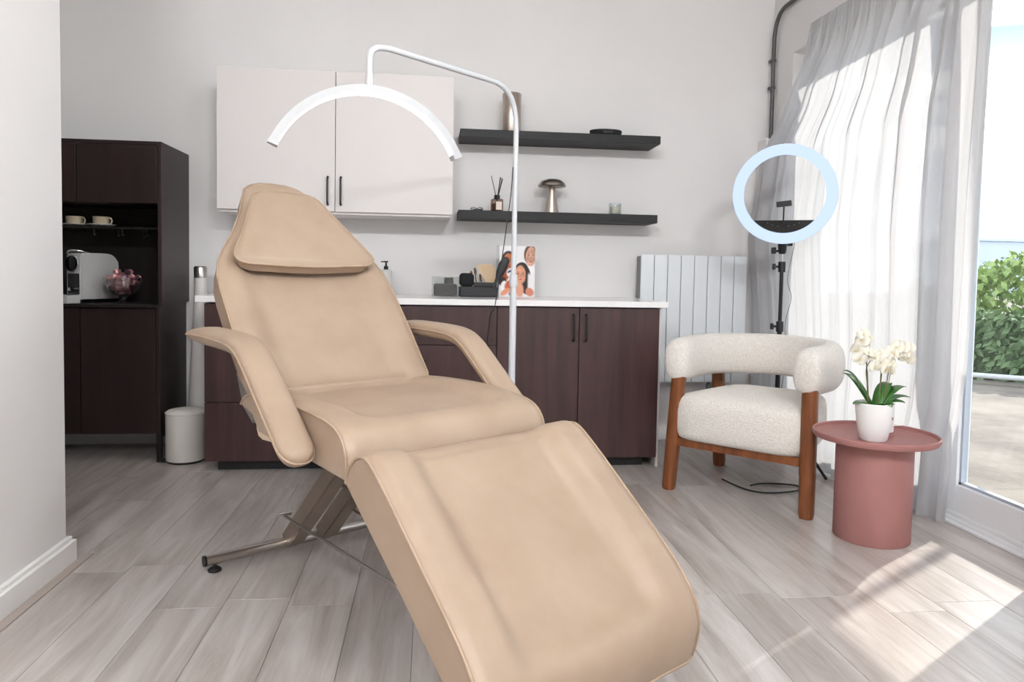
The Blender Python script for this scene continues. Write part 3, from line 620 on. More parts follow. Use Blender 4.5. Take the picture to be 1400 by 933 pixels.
def faces(u, v):
    c = [.80, .77, .78]
    def over(col, k, sh=0):
        q = [srgb(*col)[i] * (1 + sh) for i in range(3)]
        for i in range(3): c[i] = c[i] * (1 - k) + q[i] * k
    def head(cx, cy, rx, ry, skin, hair, tilt, hx, hy, hrx, hry):
        over(hair, blob(u, v, hx, hy, hrx, hry, tilt, .12))
        shade = .25 * ((u - cx) / rx) * -1 + .15 * math.sin(40 * v)
        over(skin, blob(u, v, cx, cy, rx, ry, tilt, .12), shade * .8)
        for sg in (-1, 1):
            ex, ey = cx + sg * rx * .42, cy + ry * .12
            over((70, 38, 30), .75 * blob(u, v, ex, ey, rx * .24, ry * .06, tilt, .6)); over((60, 34, 28), .6 * blob(u, v, ex, ey + ry * .17, rx * .28, ry * .035, tilt, .6))
        over((150, 84, 62), .5 * blob(u, v, cx + rx * .04, cy - ry * .12, rx * .10, ry * .22, tilt, .9)); over((168, 70, 66), .9 * blob(u, v, cx, cy - ry * .48, rx * .33, ry * .085, tilt, .5))
        over((120, 60, 40), .35 * blob(u, v, cx - rx * .6, cy - ry * .1, rx * .35, ry * .6, tilt, .9))
    head(.88, .80, .15, .20, (206, 156, 134), (92, 60, 50), -.15, .86, .84, .18, .20)
    over((240, 236, 238), blob(u, v, .86, .50, .16, .12, 0, .2))
    head(.26, .68, .15, .18, (188, 108, 64), (40, 24, 22), .15, .25, .74, .19, .17)
    over((40, 24, 24), blob(u, v, .72, .36, .19, .32, .25, .1)); head(.60, .44, .15, .19, (214, 150, 120), (38, 24, 24), .1, .62, .56, .18, .13)
    if u > .78: over((236, 232, 234), (1 - sstep(.42, .5, v)) * sstep(.10, .16, v) * sstep(.78, .84, u))
    over((182, 84, 54), blob(u, v, .14, .42, .17, .12, .4, .2)); over((46, 26, 24), blob(u, v, .10, .30, .12, .10, 0, .2))
    over((240, 234, 234), blob(u, v, .30, .48, .10, .09, .6, .25)); over((56, 60, 112), blob(u, v, .29, .50, .07, .022, .4, .3))
    over((244, 240, 240), blob(u, v, .14, .20, .10, .12, -.3, .2)); over((196, 96, 62), blob(u, v, .30, .22, .16, .12, .3, .3)); over((226, 150, 116), blob(u, v, .18, .10, .16, .06, .4, .3))
    over((150, 60, 40), blob(u, v, .38, .06, .12, .05, 0, .4)); over((220, 158, 132), blob(u, v, .58, .14, .12, .16, .1, .3)); over((212, 132, 108), blob(u, v, .86, .10, .13, .09, -.2, .3))
    return (c[0], c[1], c[2], 1)
pb = thing('picture_board', 'tall printed board with three portrait photographs behind the lamp pole', 'poster', (.398, 4.30, WZ), R(2))
B('board', 0, .214, .001, .006, 0, .305, 'whitelaq', pb, .001)
print_board('print', .214, .300, 90, 130, faces, pb, (0, 0, .002))
B('fold', -.012, .0, .0, .05, 0, .305, 'clear', pb, .001)

# ------------------------------------------------------------------ things on the shelves
va_ = lath('metal_vase', [(0, 0), (.055, 0), (.057, .004), (.057, .236), (.054, .24), (.048, .238), (.048, .02), (0, .02)], 'champagne', None, 40, (0, 0, 0)); va_.location = (.468, 4.42, 1.893); tag(va_, 'cylindrical champagne metal vase on the upper shelf', 'vase')
sk = thing('smart_speaker', 'flat black fabric speaker on the upper shelf', 'speaker', (1.047, 4.42, 1.893))
bm = bmesh.new(); lathe(bm, [(0, 0), (.08, 0), (.092, .01), (.100, .034), (.098, .042), (0, .044)], 40); bmesh.ops.scale(bm, vec=(1, .7, 1), verts=bm.verts); obj('body', bm, 'blackfabric', sk, 40)
B('display', -.03, .03, -.0685, -.062, .018, .032, 'gloss_black', sk, .001)
df = thing('reed_diffuser', 'small smoked glass reed diffuser with black reeds on the lower shelf', 'diffuser', (.387, 4.40, 1.423), R(12))
B('bottle', -.033, .033, -.028, .028, 0, .078, 'amber', df, .008, 3, 40)
B('liquid', -.027, .027, -.022, .022, .005, .05, 'amber', df, .004)
B('label_plate', -.014, .022, -.0295, -.028, .012, .06, 'label', df, 0)
lath('collar', [(0, .078), (.018, .078), (.018, .10), (.012, .103), (0, .103)], 'gloss_black', df, 20)
for dx, dz in ((-.038, .115), (.022, .11), (.034, .10), (.018, .108), (.03, .104)): tubeo('reed', [(dx * -.25, 0, .03), (dx, .004 * dz, .10 + dz)], .0022, 'black', df, 6)
ml_ = thing('mushroom_lamp', 'brushed metal mushroom-shaped table lamp on the lower shelf', 'lamp', (.719, 4.40, 1.423))
lath('base', [(0, 0), (.042, 0), (.044, .003), (.036, .05), (.026, .11), (.017, .165), (.015, .176), (0, .176)], 'champagne', ml_, 36)
lath('shade', [(0, .209), (.03, .207), (.056, .200), (.074, .187), (.084, .172), (.086, .165), (.080, .160), (.06, .163), (.015, .172), (0, .172)], 'champagne', ml_, 40)
cn = thing('glass_candle', 'small candle in a clear glass tumbler on the lower shelf', 'candle', (1.112, 4.40, 1.423))
lath('glass', [(0, 0), (.034, 0), (.037, .004), (.038, .072), (.035, .072), (.034, .008), (0, .007)], 'clear', cn, 28)
lath('wax', [(0, .008), (.0335, .008), (.0335, .05), (0, .049)], 'wax', cn, 28)
gl_ = thing('black_glasses', 'folded black glasses at the left end of the lower shelf', 'glasses', (.265, 4.37, 1.423), R(5))
for x in (-.02, .02): bm = bmesh.new(); tube(bm, [(x + .016 * math.cos(a), .0, .012 + .010 * math.sin(a)) for a in [i * 6.283 / 16 for i in range(16)]], .0022, 6, True); obj('lens_rim', bm, 'black', gl_, True)
tubeo('bridge', [(-.005, 0, .014), (.005, 0, .014)], .002, 'black', gl_, 6); tubeo('temple', [(-.036, 0, .014), (.035, .012, .008)], .002, 'black', gl_, 6); tubeo('temple', [(.036, 0, .014), (-.03, .016, .006)], .002, 'black', gl_, 6)

# ------------------------------------------------------------------ half-moon floor lamp
LX, LY = .335, 3.2
mlp = thing('half_moon_lamp', 'white half-moon LED floor lamp arching over the treatment chair', 'lamp', (LX + .025, LY, 0))
lath('base_plate', [(0, 0), (.15, 0), (.152, .006), (.148, .018), (0, .02)], 'whitemetal', mlp, 40)
pole = [(0, 0, .02), (0, 0, .9), (0, 0, 1.58), (0, 0, 1.68), (-.006, -.008, 1.75), (-.026, -.028, 1.81), (-.06, -.06, 1.845), (-.10, -.09, 1.862)]
arm_end = Vector((-.567, -.49, 1.868))
pts = spline(pole, 5) + [Vector((-.10, -.09, 1.862)).lerp(Vector((-.52, -.455, 1.868)), k / 8) for k in range(1, 9)]
pts += spline([(-.52, -.455, 1.868), (-.56, -.483, 1.862), (-.583, -.497, 1.842), (-.588, -.50, 1.81), (-.588, -.50, 1.765)], 5)[1:]
tubeo('pole', pts, [.0155 if p.z < 1.05 and abs(p.x) < .01 else .0115 for p in pts], 'whitemetal', mlp, 14)
lath('collar', [(.0, 0), (.017, 0), (.019, .01), (.017, .05), (.012, .055), (0, .055)], 'whitemetal', mlp, 20, (0, 0, 1.0))
lath('swivel', [(0, 0), (.011, 0), (.015, .012), (.013, .04), (.009, .06), (0, .06)], 'whitemetal', mlp, 16, (-.588, -.50, 1.715))
RAD = .377; an0 = math.asin(.345 / RAD); cz = 1.722 - RAD; rot = R(16)
def arcpt(a, r): return Vector((-.588 + math.sin(a) * r * math.cos(rot) , -.50 + math.sin(a) * r * math.sin(rot), cz + math.cos(a) * r))
def arc_solid(name, r0, r1, w0, w1, m, par, a0, a1, n=48):
    bm = bmesh.new(); nrm = Vector((-math.sin(rot), math.cos(rot), 0)); rr = []
    for i in range(n + 1):
        a = a0 + (a1 - a0) * i / n; rr.append([bm.verts.new(arcpt(a, r) + nrm * w) for r, w in ((r0, w0), (r0, w1), (r1, w1 * .8 + w0 * .2), (r1, w0 * .8 + w1 * .2))])
    for p, q in zip(rr, rr[1:]):
        for i in range(4): bm.faces.new((p[i], p[(i + 1) % 4], q[(i + 1) % 4], q[i]))
    bm.faces.new(rr[0]); bm.faces.new(rr[-1][::-1]); return obj(name, bm, m, par, 35)
hd = arc_solid('light_head', RAD - .028, RAD, -.024, .024, 'headwhite', mlp, -an0, an0)
arc_solid('diffuser', RAD - .033, RAD - .0285, -.022, .022, 'led', hd, -an0 + .04, an0 - .04)
arc_solid('end_cap', RAD - .034, RAD + .002, -.026, .026, 'headwhite', hd, an0 - .03, an0 + .015, 4); arc_solid('end_cap', RAD - .034, RAD + .002, -.026, .026, 'headwhite', hd, -an0 - .015, -an0 + .03, 4)
tubeo('cord', spline([(-.012, -.008, 1.52), (-.02, -.02, 1.40), (-.045, -.03, 1.2), (-.07, -.03, 1.0), (-.085, -.02, .9), (-.10, 0, .86), (-.11, .05, .6), (-.06, .1, .2), (0, .12, .012)], 6), .0022, 'black', mlp, 6)

# ------------------------------------------------------------------ ring light on tripod
rg = thing('ring_light', 'glowing ring light on a black tripod stand behind the armchair', 'ring light', (1.925, 3.86, 0))
tubeo('pole', [(0, 0, .10), (0, 0, .80)], .0135, 'black', rg); tubeo('pole', [(0, 0, .80), (-.004, -.008, 1.14)], .0105, 'black', rg)
tubeo('pole', [(-.004, -.008, 1.14), (-.006, -.012, 1.19)], .006, 'chrome', rg)
for z in (.79, 1.12):
    c_ = lath('collar', [(0, -.03), (.019, -.03), (.020, 0), (.019, .028), (0, .028)], 'blackplastic', rg, 16, (-.002, -.004, z))
    B('knob', -.045, -.019, -.010, .010, z - .006, z + .006, 'blackplastic', c_, .002); B('wing', -.052, -.042, -.02, .012, z - .017, z + .017, 'blackplastic', c_, .004)
for a in (R(-63), R(133), R(32)):
    l_ = tubeo('leg', [(.015 * math.cos(a), .015 * math.sin(a), .34), (.32 * math.cos(a), .32 * math.sin(a), .008)], .008, 'black', rg)
    tubeo('brace', [(.012 * math.cos(a), .012 * math.sin(a), .14), (.17 * math.cos(a), .17 * math.sin(a), .172)], .005, 'black', rg, 6)
lath('hub', [(0, .31), (.024, .31), (.028, .335), (.024, .37), (0, .37)], 'blackplastic', rg, 20)
for a in (R(-63), R(133), R(32)): B('wing_knob', -.05, -.02, -.008, .008, .325, .35, 'blackplastic', rg, .003, mtx=Matrix.Rotation(a, 4, 'Z'))
lath('head_mount', [(0, 1.19), (.016, 1.19), (.022, 1.205), (.026, 1.27), (0, 1.275)], 'blackplastic', rg, 20, (-.008, -.014, 0))
B('knob', -.055, -.02, -.02, 0, 1.20, 1.212, 'blackplastic', rg, .002); B('wing', -.062, -.05, -.032, .01, 1.19, 1.226, 'blackplastic', rg, .004); B('wing', .03, .045, -.03, .01, 1.235, 1.275, 'blackplastic', rg, .004)
hc = Vector((1.845 - 1.925, 3.70 - 3.86, 1.500)); vn = (Vector((0, 0, 1.06)) - (hc + Vector((1.925, 3.86, 0)))).normalized()
ex = vn.cross(Vector((0, 0, 1))).normalized() * -1; ez = ex.cross(vn).normalized() * -1
if ez.z < 0: ez = -ez
def ringpt(a, r, d): return hc + ex * (r * math.cos(a)) + ez * (r * math.sin(a)) + vn * d
def ring_solid(name, ri, ro, d0, d1, m, par, bulge=0):
    bm = bmesh.new(); rr = []
    for i in range(72):
        a = i * 6.28318 / 72; sec = [(ri, d0), (ri, d1)] + [(ri + (ro - ri) * t, d1 + bulge * math.sin(math.pi * t)) for t in (.2, .4, .6, .8)] + [(ro, d1), (ro, d0)]
        rr.append([bm.verts.new(ringpt(a, r, d)) for r, d in sec])
    n = len(rr[0])
    for p, q in zip(rr, rr[1:] + rr[:1]):
        for i in range(n): bm.faces.new((p[i], p[(i + 1) % n], q[(i + 1) % n], q[i]))
    return obj(name, bm, m, par, 40)
hd2 = ring_solid('light_ring', .208, .262, -.012, .0, 'whitemetal', rg); ring_solid('diffuser', .204, .2605, .0, .010, 'ring', hd2, .008)
bm = bmesh.new(); aa = [math.pi * 1.5 + (i / 16 - .5) * 1.75 for i in range(17)]    # dark control bar across the foot of the ring
fr_ = [ringpt(a, .213, .0) for a in aa]; bk = [ringpt(a, .213, -.012) for a in aa]; va = [bm.verts.new(p) for p in fr_]; vb = [bm.verts.new(p) for p in bk]; bm.faces.new(va); bm.faces.new(vb[::-1])
for i in range(17): bm.faces.new((va[i], va[(i + 1) % 17], vb[(i + 1) % 17], vb[i]))
obj('control_bar', bm, 'gloss_black', hd2)
for i in (-3, -2, -1, 1, 2, 3):
    p = ringpt(math.pi * 1.5 + i * .16, .17, .002); bm = bmesh.new(); bmesh.ops.create_icosphere(bm, subdivisions=1, radius=.003, matrix=Matrix.Translation(p)); obj('button', bm, 'greymetal', hd2)
tubeo('phone_arm', [ringpt(math.pi * 1.5, .165, .004), ringpt(math.pi * 1.5, .10, .01), ringpt(math.pi * 1.5, .055, .01)], .004, 'black', rg, 8)
bm = bmesh.new(); q = ringpt(math.pi * 1.5, .05, .012); mt = Matrix.Translation(q) @ Matrix((ex, vn, ez)).transposed().to_4x4() @ Matrix.Rotation(R(-6), 4, 'Y'); box(bm, -.038, .038, -.006, .006, -.015, .015, .003, mtx=mt); obj('phone_clamp', bm, 'blackplastic', rg)
tubeo('mount_arm', [(-.008, -.014, 1.26), hc + ez * -.235 + vn * -.03, hc + ez * -.235 + vn * -.008], .012, 'blackplastic', rg, 8)
tubeo('cord', spline([ringpt(math.pi * 1.58, .25, -.02), Vector((.03, -.06, 1.2)), Vector((.02, -.03, 1.05)), Vector((.045, -.03, .95)), Vector((.02, -.02, .8)), Vector((.035, -.02, .62)), Vector((.03, .02, .4)), Vector((.05, .05, .1)), Vector((.02, .1, .01))], 6), .0022, 'greymetal', rg, 6)

# ------------------------------------------------------------------ armchair
ac = thing('armchair', 'cream boucle armchair with curved back and walnut legs', 'armchair', (1.60, 3.50, 0), R(-45))
# local frame: x across (towards the window side), -y towards the front
def to_ac(x, y):
    dx, dy = x - 1.60, y - 3.50; c, s = math.cos(R(45)), math.sin(R(45)); return (dx * c - dy * s, dx * s + dy * c)
FLp, FRp, BLp, BRp = to_ac(1.19, 3.49), to_ac(1.659, 3.018), to_ac(1.625, 3.917), to_ac(1.979, 3.623)
def leg(p, q, zt):
    a, b = Vector((p[0], p[1], 0)), Vector((q[0], q[1], zt)); pts = [a, a + (b - a) * .04, a.lerp(b, .5), b]
    bm = bmesh.new(); sweep(bm, pts, lambda i: [((.028, .032, .034, .034)[i] * (abs(math.cos(t)) ** .75) * (1 if math.cos(t) > 0 else -1), (.028, .032, .034, .034)[i] * (abs(math.sin(t)) ** .75) * (1 if math.sin(t) > 0 else -1)) for t in [k * 6.2832 / 20 for k in range(20)]], (0, 1, 0))
    return obj('leg', bm, 'walnut', ac, 40)
shrink = lambda p, k: (p[0] * k, p[1] * k)
leg(FLp, (FLp[0] + .035, FLp[1] + .01), .58); leg(FRp, (FRp[0] - .005, FRp[1] + .01), .58); leg(BLp, (BLp[0] - .02, BLp[1] - .01), .60); leg(BRp, (BRp[0] - .0, BRp[1] - .01), .60)
rail_z = .245
def railp(a, b): return [(a[0], a[1], rail_z), (b[0], b[1], rail_z)]
L1, L2, L3, L4 = (FLp[0] + .02, FLp[1] + .0), (FRp[0] - .004, FRp[1] + .0), (BLp[0] - .01, BLp[1]), (BRp[0], BRp[1])
for a, b in ((L1, L2), (L1, L3), (L2, L4), (L3, L4)):
    bm = bmesh.new(); sweep(bm, railp(a, b), [(-.012, -.019), (.012, -.019), (.012, .019), (-.012, .019)], (0, 0, 1)); obj('rail', bm, 'walnut', ac)
# seat cushion
bm = bmesh.new(); NX, NY = 28, 24
xa, xb, ya, yb = FLp[0] - .008, FRp[0] + .012, FLp[1] - .05, BLp[1] - .01
def seat_pt(u, v, side):
    w = 1 - .24 * v; x = (xa + xb) / 2 + (u - .5) * (xb - xa) * w; y = ya + (yb - ya) * v
    return x, y
me_pts = []
outline = []
for i in range(64):
    t = i * 6.28318 / 64; c, s = math.cos(t), math.sin(t); n_ = 5.5
    u = .5 + .5 * abs(c) ** (2 / n_) * (1 if c > 0 else -1); v = .5 + .5 * abs(s) ** (2 / n_) * (1 if s > 0 else -1); outline.append(seat_pt(u, v, 0))
ccx, ccy = sum(p[0] for p in outline) / 64, sum(p[1] for p in outline) / 64
layers = [(.80, .262), (.93, .264), (.97, .275), (.995, .30), (1.0, .34), (1.0, .40), (.99, .437), (.965, .461), (.93, .472), (.8, .484), (.6, .491), (.3, .495), (.1, .496)]
rr = [[bm.verts.new((ccx + (x - ccx) * k, ccy + (y - ccy) * k, z)) for x, y in outline] for k, z in layers]
for p, q in zip(rr, rr[1:]):
    for i in range(64): bm.faces.new((p[i], p[(i + 1) % 64], q[(i + 1) % 64], q[i]))
bm.faces.new(rr[0][::-1]); bm.faces.new(rr[-1]); obj('seat_cushion', bm, 'boucle', ac, True)
# curved back bolster
bp = spline([(FLp[0] + .03, FLp[1] - .035, .645), (FLp[0] + .012, FLp[1] + .10, .645), (FLp[0] - .0, FLp[1] + .24, .647), (FLp[0] + .045, FLp[1] + .42, .65), (FLp[0] + .16, FLp[1] + .555, .65), (0.02, FLp[1] + .615, .65),
             (FRp[0] - .16, FLp[1] + .555, .65), (FRp[0] - .045, FLp[1] + .42, .65), (FRp[0] + .0, FLp[1] + .24, .647), (FRp[0] - .012, FLp[1] + .10, .645), (FRp[0] - .02, FLp[1] - .035, .645)], 8)
nb = len(bp)
def bsec(i):
    d = min(i, nb - 1 - i) / 6; k = 1 if d >= 1 else (.55 + .45 * math.sqrt(max(0, 1 - (1 - d) ** 2)))
    return [(.067 * k * (abs(math.cos(t)) ** .8) * (1 if math.cos(t) > 0 else -1), .108 * k * (abs(math.sin(t)) ** .8) * (1 if math.sin(t) > 0 else -1)) for t in [j * 6.28318 / 28 for j in range(28)]]
bm = bmesh.new(); sweep(bm, bp, bsec, (0, 0, 1)); obj('backrest', bm, 'boucle', ac, True)
# cable lying under the armchair
pcbl = tubeo('power_cable', spline([(1.52, 3.62, .006), (1.56, 3.45, .006), (1.63, 3.37, .008), (1.75, 3.38, .006), (1.86, 3.43, .006), (1.84, 3.50, .006), (1.70, 3.53, .006), (1.62, 3.50, .006)], 6), .004, 'black'); tag(pcbl, 'black power cable looped on the floor under the armchair', 'cable')

# ------------------------------------------------------------------ pink side table and orchid
TX, TY, TZ = 1.815, 2.785, .42
tb = thing('side_table', 'dusty pink round tray side table on a drum base', 'side table', (TX, TY, 0))
lath('drum', [(0, 0), (.143, 0), (.146, .004), (.146, TZ - .012), (0, TZ - .012)], 'pink', tb, 64)
lath('tray', [(0, TZ - .012), (.15, TZ - .012), (.232, TZ - .010), (.238, TZ - .002), (.238, TZ + .014), (.235, TZ + .016), (.230, TZ + .013), (.228, TZ + .002), (.222, TZ - .002), (0, TZ - .002)], 'pink', tb, 80)
orc = thing('potted_orchid', 'white orchid in a tapered white pot on the pink side table', 'plant', (1.765, 2.72, TZ - .002))
lath('pot', [(0, 0), (.046, 0), (.052, .006), (.062, .06), (.072, .142), (.073, .150), (.069, .152), (.066, .142), (.058, .08), (0, .075)], 'potwhite', orc, 44)
lath('soil', [(0, .132), (.03, .134), (.064, .128)], 'soil', orc, 24)
em = lath('emblem', [(0, 0), (.006, 0), (.005, .002), (0, .003)], 'pink', orc, 14); em.location = (.045, -.05, .095); em.rotation_euler = (R(90), 0, R(40))
def leaf(ang, ln, wd, rise, droop):
    bm = bmesh.new(); n = 12; c, s = math.cos(ang), math.sin(ang); L_, R_, C_ = [], [], []
    for i in range(n + 1):
        t = i / n; r = ln * t; w = wd * math.sin(math.pi * min(1, t * .86 + .12)) ** .7 * (1 if t < .999 else .05); z = .128 + rise * math.sin(t * 1.9) - droop * t * t
        cx_, cy_ = c * (r + .008), s * (r + .008)
        L_.append(bm.verts.new((cx_ - s * w, cy_ + c * w, z + .25 * w))); C_.append(bm.verts.new((cx_, cy_, z))); R_.append(bm.verts.new((cx_ + s * w, cy_ - c * w, z + .25 * w)))
    for i in range(n): bm.faces.new((L_[i], L_[i + 1], C_[i + 1], C_[i])); bm.faces.new((C_[i], C_[i + 1], R_[i + 1], R_[i]))
    o = obj('leaf', bm, 'leaf', orc, True); md_ = o.modifiers.new('thick', 'SOLIDIFY'); md_.thickness = .0016; return o
for a, l, w, r, d in ((R(12), .15, .028, .075, -.01), (R(-10), .13, .032, .05, .0), (R(32), .12, .028, .085, -.01), (R(-35), .10, .032, .035, .0), (R(-70), .07, .026, .03, .01), (R(150), .11, .026, .12, -.03), (R(185), .09, .022, .03, .01), (R(120), .13, .024, .10, -.03)): leaf(a, l, w, r, d)
rnd = random.Random(11)
stems = [([(-.030, .0, .13), (-.036, 0, .24), (-.048, -.005, .34), (-.055, -.01, .37), (-.075, -.02, .415)], [(-.055, -.012, .375), (-.075, -.02, .40), (-.098, -.025, .365), (-.055, -.03, .355), (-.09, -.03, .33), (-.072, -.02, .425), (-.05, -.01, .40)]),
         ([(-.018, .01, .13), (-.028, .01, .22), (-.04, 0, .29), (-.012, -.01, .335), (.03, -.02, .315)], [(-.02, -.02, .335), (.0, -.03, .315), (.02, -.03, .33), (.0, -.02, .345), (-.028, -.03, .30), (.04, -.03, .29), (.015, -.03, .29), (.05, -.02, .31)]),
         ([(.016, .0, .13), (.020, .0, .22), (.022, 0, .29)], [(.018, -.015, .30)]),
         ([(.036, .0, .13), (.048, 0, .23), (.062, -.002, .31), (.078, -.01, .35), (.11, -.02, .375)], [(.055, -.02, .345), (.08, -.02, .355), (.095, -.02, .375), (.12, -.02, .37), (.115, -.02, .335), (.045, -.02, .355), (.072, -.02, .375), (.10, -.02, .35)])]
fl0 = None
for sp_, fls in stems:
    tubeo('stem', spline(sp_, 6), .0018, 'stem', orc, 6)
    a, b = Vector(sp_[0]), Vector(sp_[2]); tubeo('support_stick', [a + Vector((.004, .003, -.01)), b + Vector((.006, .003, -.01))], .0014, 'stem', orc, 5)
    for p in fls:
        if fl0 is None:
            bm = bmesh.new()
            for kx, (an, ln, wd) in enumerate([(90, .022, .011), (212, .022, .011), (328, .022, .011), (12, .024, .018), (168, .024, .018)]):
                an = R(an); c, s = math.cos(an), math.sin(an); n = 6; A_, B_ = [], []
                for i in range(n + 1):
                    t = i / n; w = wd * math.sin(math.pi * (.06 + .90 * t)) ** .6; yy = -.006 * math.sin(t * 2.6) + .006 * t * t - .001 * kx
                    A_.append(bm.verts.new((c * ln * t - s * w, yy, s * ln * t + c * w))); B_.append(bm.verts.new((c * ln * t + s * w, yy, s * ln * t - c * w)))
                for i in range(n): bm.faces.new((A_[i], A_[i + 1], B_[i + 1], B_[i]))
            bmesh.ops.create_icosphere(bm, subdivisions=1, radius=.0042, matrix=Matrix.Translation((0, -.006, -.002)))
            for f in bm.faces:
                if f.calc_center_median().length < .009 and len(f.verts) == 3: f.material_index = 1
            me = bpy.data.meshes.new('flower'); bm.to_mesh(me); bm.free(); fl0 = link('flower', me, ['petal', 'yellow'], orc, True); f_ = fl0
        else: f_ = fl0.copy(); COL.objects.link(f_); f_.parent = orc
        f_.location = p; f_.rotation_euler = (rnd.uniform(-.5, .3), rnd.uniform(-.5, .5), rnd.uniform(-.9, .9) - .35); k_ = rnd.uniform(1.05, 1.4); f_.scale = (k_, k_, k_)
mg = thing('white_jar', 'white jar with a pink foot behind the orchid pot', 'jar', (1.865, 2.80, TZ - .002))
lath('body', [(0, .018), (.032, .018), (.034, .022), (.034, .13), (.030, .134), (.027, .13), (.027, .03), (0, .03)], 'potwhite', mg, 28)
lath('foot', [(0, 0), (.034, 0), (.035, .004), (.035, .017), (0, .018)], 'pink', mg, 28)
tubeo('spout', [(.033, -.004, .042), (.06, -.010, .044), (.072, -.012, .046)], .003, 'potwhite', mg, 8)

# ------------------------------------------------------------------ treatment chair
RO = (-.255, 2.383); RA = .602
tch = thing('treatment_chair', 'beige leatherette reclining treatment chair on a steel frame', 'treatment chair', (RO[0], RO[1], 0), RA)
# local frame: x = across (s), y = -t where t runs towards the foot end, z = up
def P3(s, t, z): return Vector((s, -t, z))
def resample(pts, step):
    pts = [Vector(p) for p in pts]; out = [pts[0]]
    for a, b in zip(pts, pts[1:]):
        n = max(1, int((b - a).length / step)); out += [a.lerp(b, i / n) for i in range(1, n + 1)]
    return out
def smooth_poly(pts, it=2):
    for _ in range(it):
        q = [pts[0]]
        for a, b in zip(pts, pts[1:]): q += [a.lerp(b, .25), a.lerp(b, .75)]
        q.append(pts[-1]); pts = q
    return pts
def pad(name, top, bottom, W, recess, s_off=0, edge=.010):
    """upholstered pad: 'top' = side profile (t,z) covered by the upper cloth, 'bottom' closes it; both ends meet"""
    top = resample(smooth_poly([Vector((a, b, 0)) for a, b in top]), .012); bot = [Vector((a, b, 0)) for a, b in bottom]
    N_ = len(top); arc = [0]
    for a, b in zip(top, top[1:]): arc.append(arc[-1] + (b - a).length)
    tot = arc[-1]; nS = 44; bm = bmesh.new(); grid = []
    nr = []
    for i in range(N_):
        d = (top[min(N_ - 1, i + 1)] - top[max(0, i - 1)]).normalized(); nr.append(Vector((-d.y, d.x, 0)))
    for i in range(N_):
        row = []
        for j in range(nS + 1):
            q = j / nS * 2 - 1; q = math.copysign(1 - (1 - abs(q)) ** 1.25, q); s = q * W
            h = -edge * (1 - sstep(0, .022, W - abs(s))) + recess(s, arc[i], tot)
            p = top[i] + nr[i] * h; row.append(bm.verts.new(P3(s + s_off, p.x, p.y)))
        grid.append(row)
    for a, b in zip(grid, grid[1:]):
        for j in range(nS): bm.faces.new((a[j], a[j + 1], b[j + 1], b[j]))
    # underside and ends
    under = [grid[-1]] + [[bm.verts.new(P3((j / nS * 2 - 1) * W * .995 + s_off, b.x, b.y)) for j in range(nS + 1)] for b in bot] + [grid[0]]
    for a, b in zip(under, under[1:]):
        for j in range(nS): bm.faces.new((a[j], a[j + 1], b[j + 1], b[j]))
    for sgn, jj in ((-1, 0), (1, nS)):
        loop = [r[jj] for r in grid] + [r[jj] for r in under[1:-1]]
        c = sum((v.co for v in loop), Vector()) / len(loop); c.x += sgn * .004
        f = bm.faces.new(loop if sgn < 0 else loop[::-1]); r_ = bmesh.ops.inset_region(bm, faces=[f], thickness=.012, use_even_offset=True)
        for v in f.verts: v.co.x += sgn * .004
    edges = {-1: [r_[0].co.copy() for r_ in grid], 1: [r_[nS].co.copy() for r_ in grid]}
    last_row = [v.co.copy() for v in grid[-1][2:-2:3]]
    o = obj(name, bm, 'leather', tch, 48)
    tubeo('piping', edges[-1] + last_row + edges[1][::-1], .0040, 'piping', o, 8)
    return o
def recess_fn(inner, a0, a1, depth, soft=.05, bulge=.006):
    def f(s, a, tot):
        k = (1 - sstep(inner - soft * .4, inner + soft * .6, abs(s))) * sstep(a0 - soft * .5, a0 + soft * .5, a) * (1 - sstep(tot - a1 - soft * .5, tot - a1 + soft * .5, a))
        return bulge - depth * k + .0015 * math.sin(17 * s + 9 * a)
    return f
pad('seat_cushion', [(-.085, .648), (-.05, .678), (.02, .694), (.294, .702), (.45, .694), (.53, .678), (.565, .645), (.577, .60), (.576, .564)],
    [(.45, .570), (.33, .576), (.05, .588), (.03, .605), (0, .632)], .316, recess_fn(.215, .12, .17, .019, .05, .010))
pad('leg_rest', [(.600, .565), (.610, .597), (.642, .630), (.682, .642), (.722, .622), (.90, .478), (1.03, .370), (1.085, .308), (1.112, .250), (1.110, .198), (1.092, .142)],
    [(1.055, .180), (.994, .262), (.80, .412)], .328, recess_fn(.205, .08, .17, .036, .070, .012))
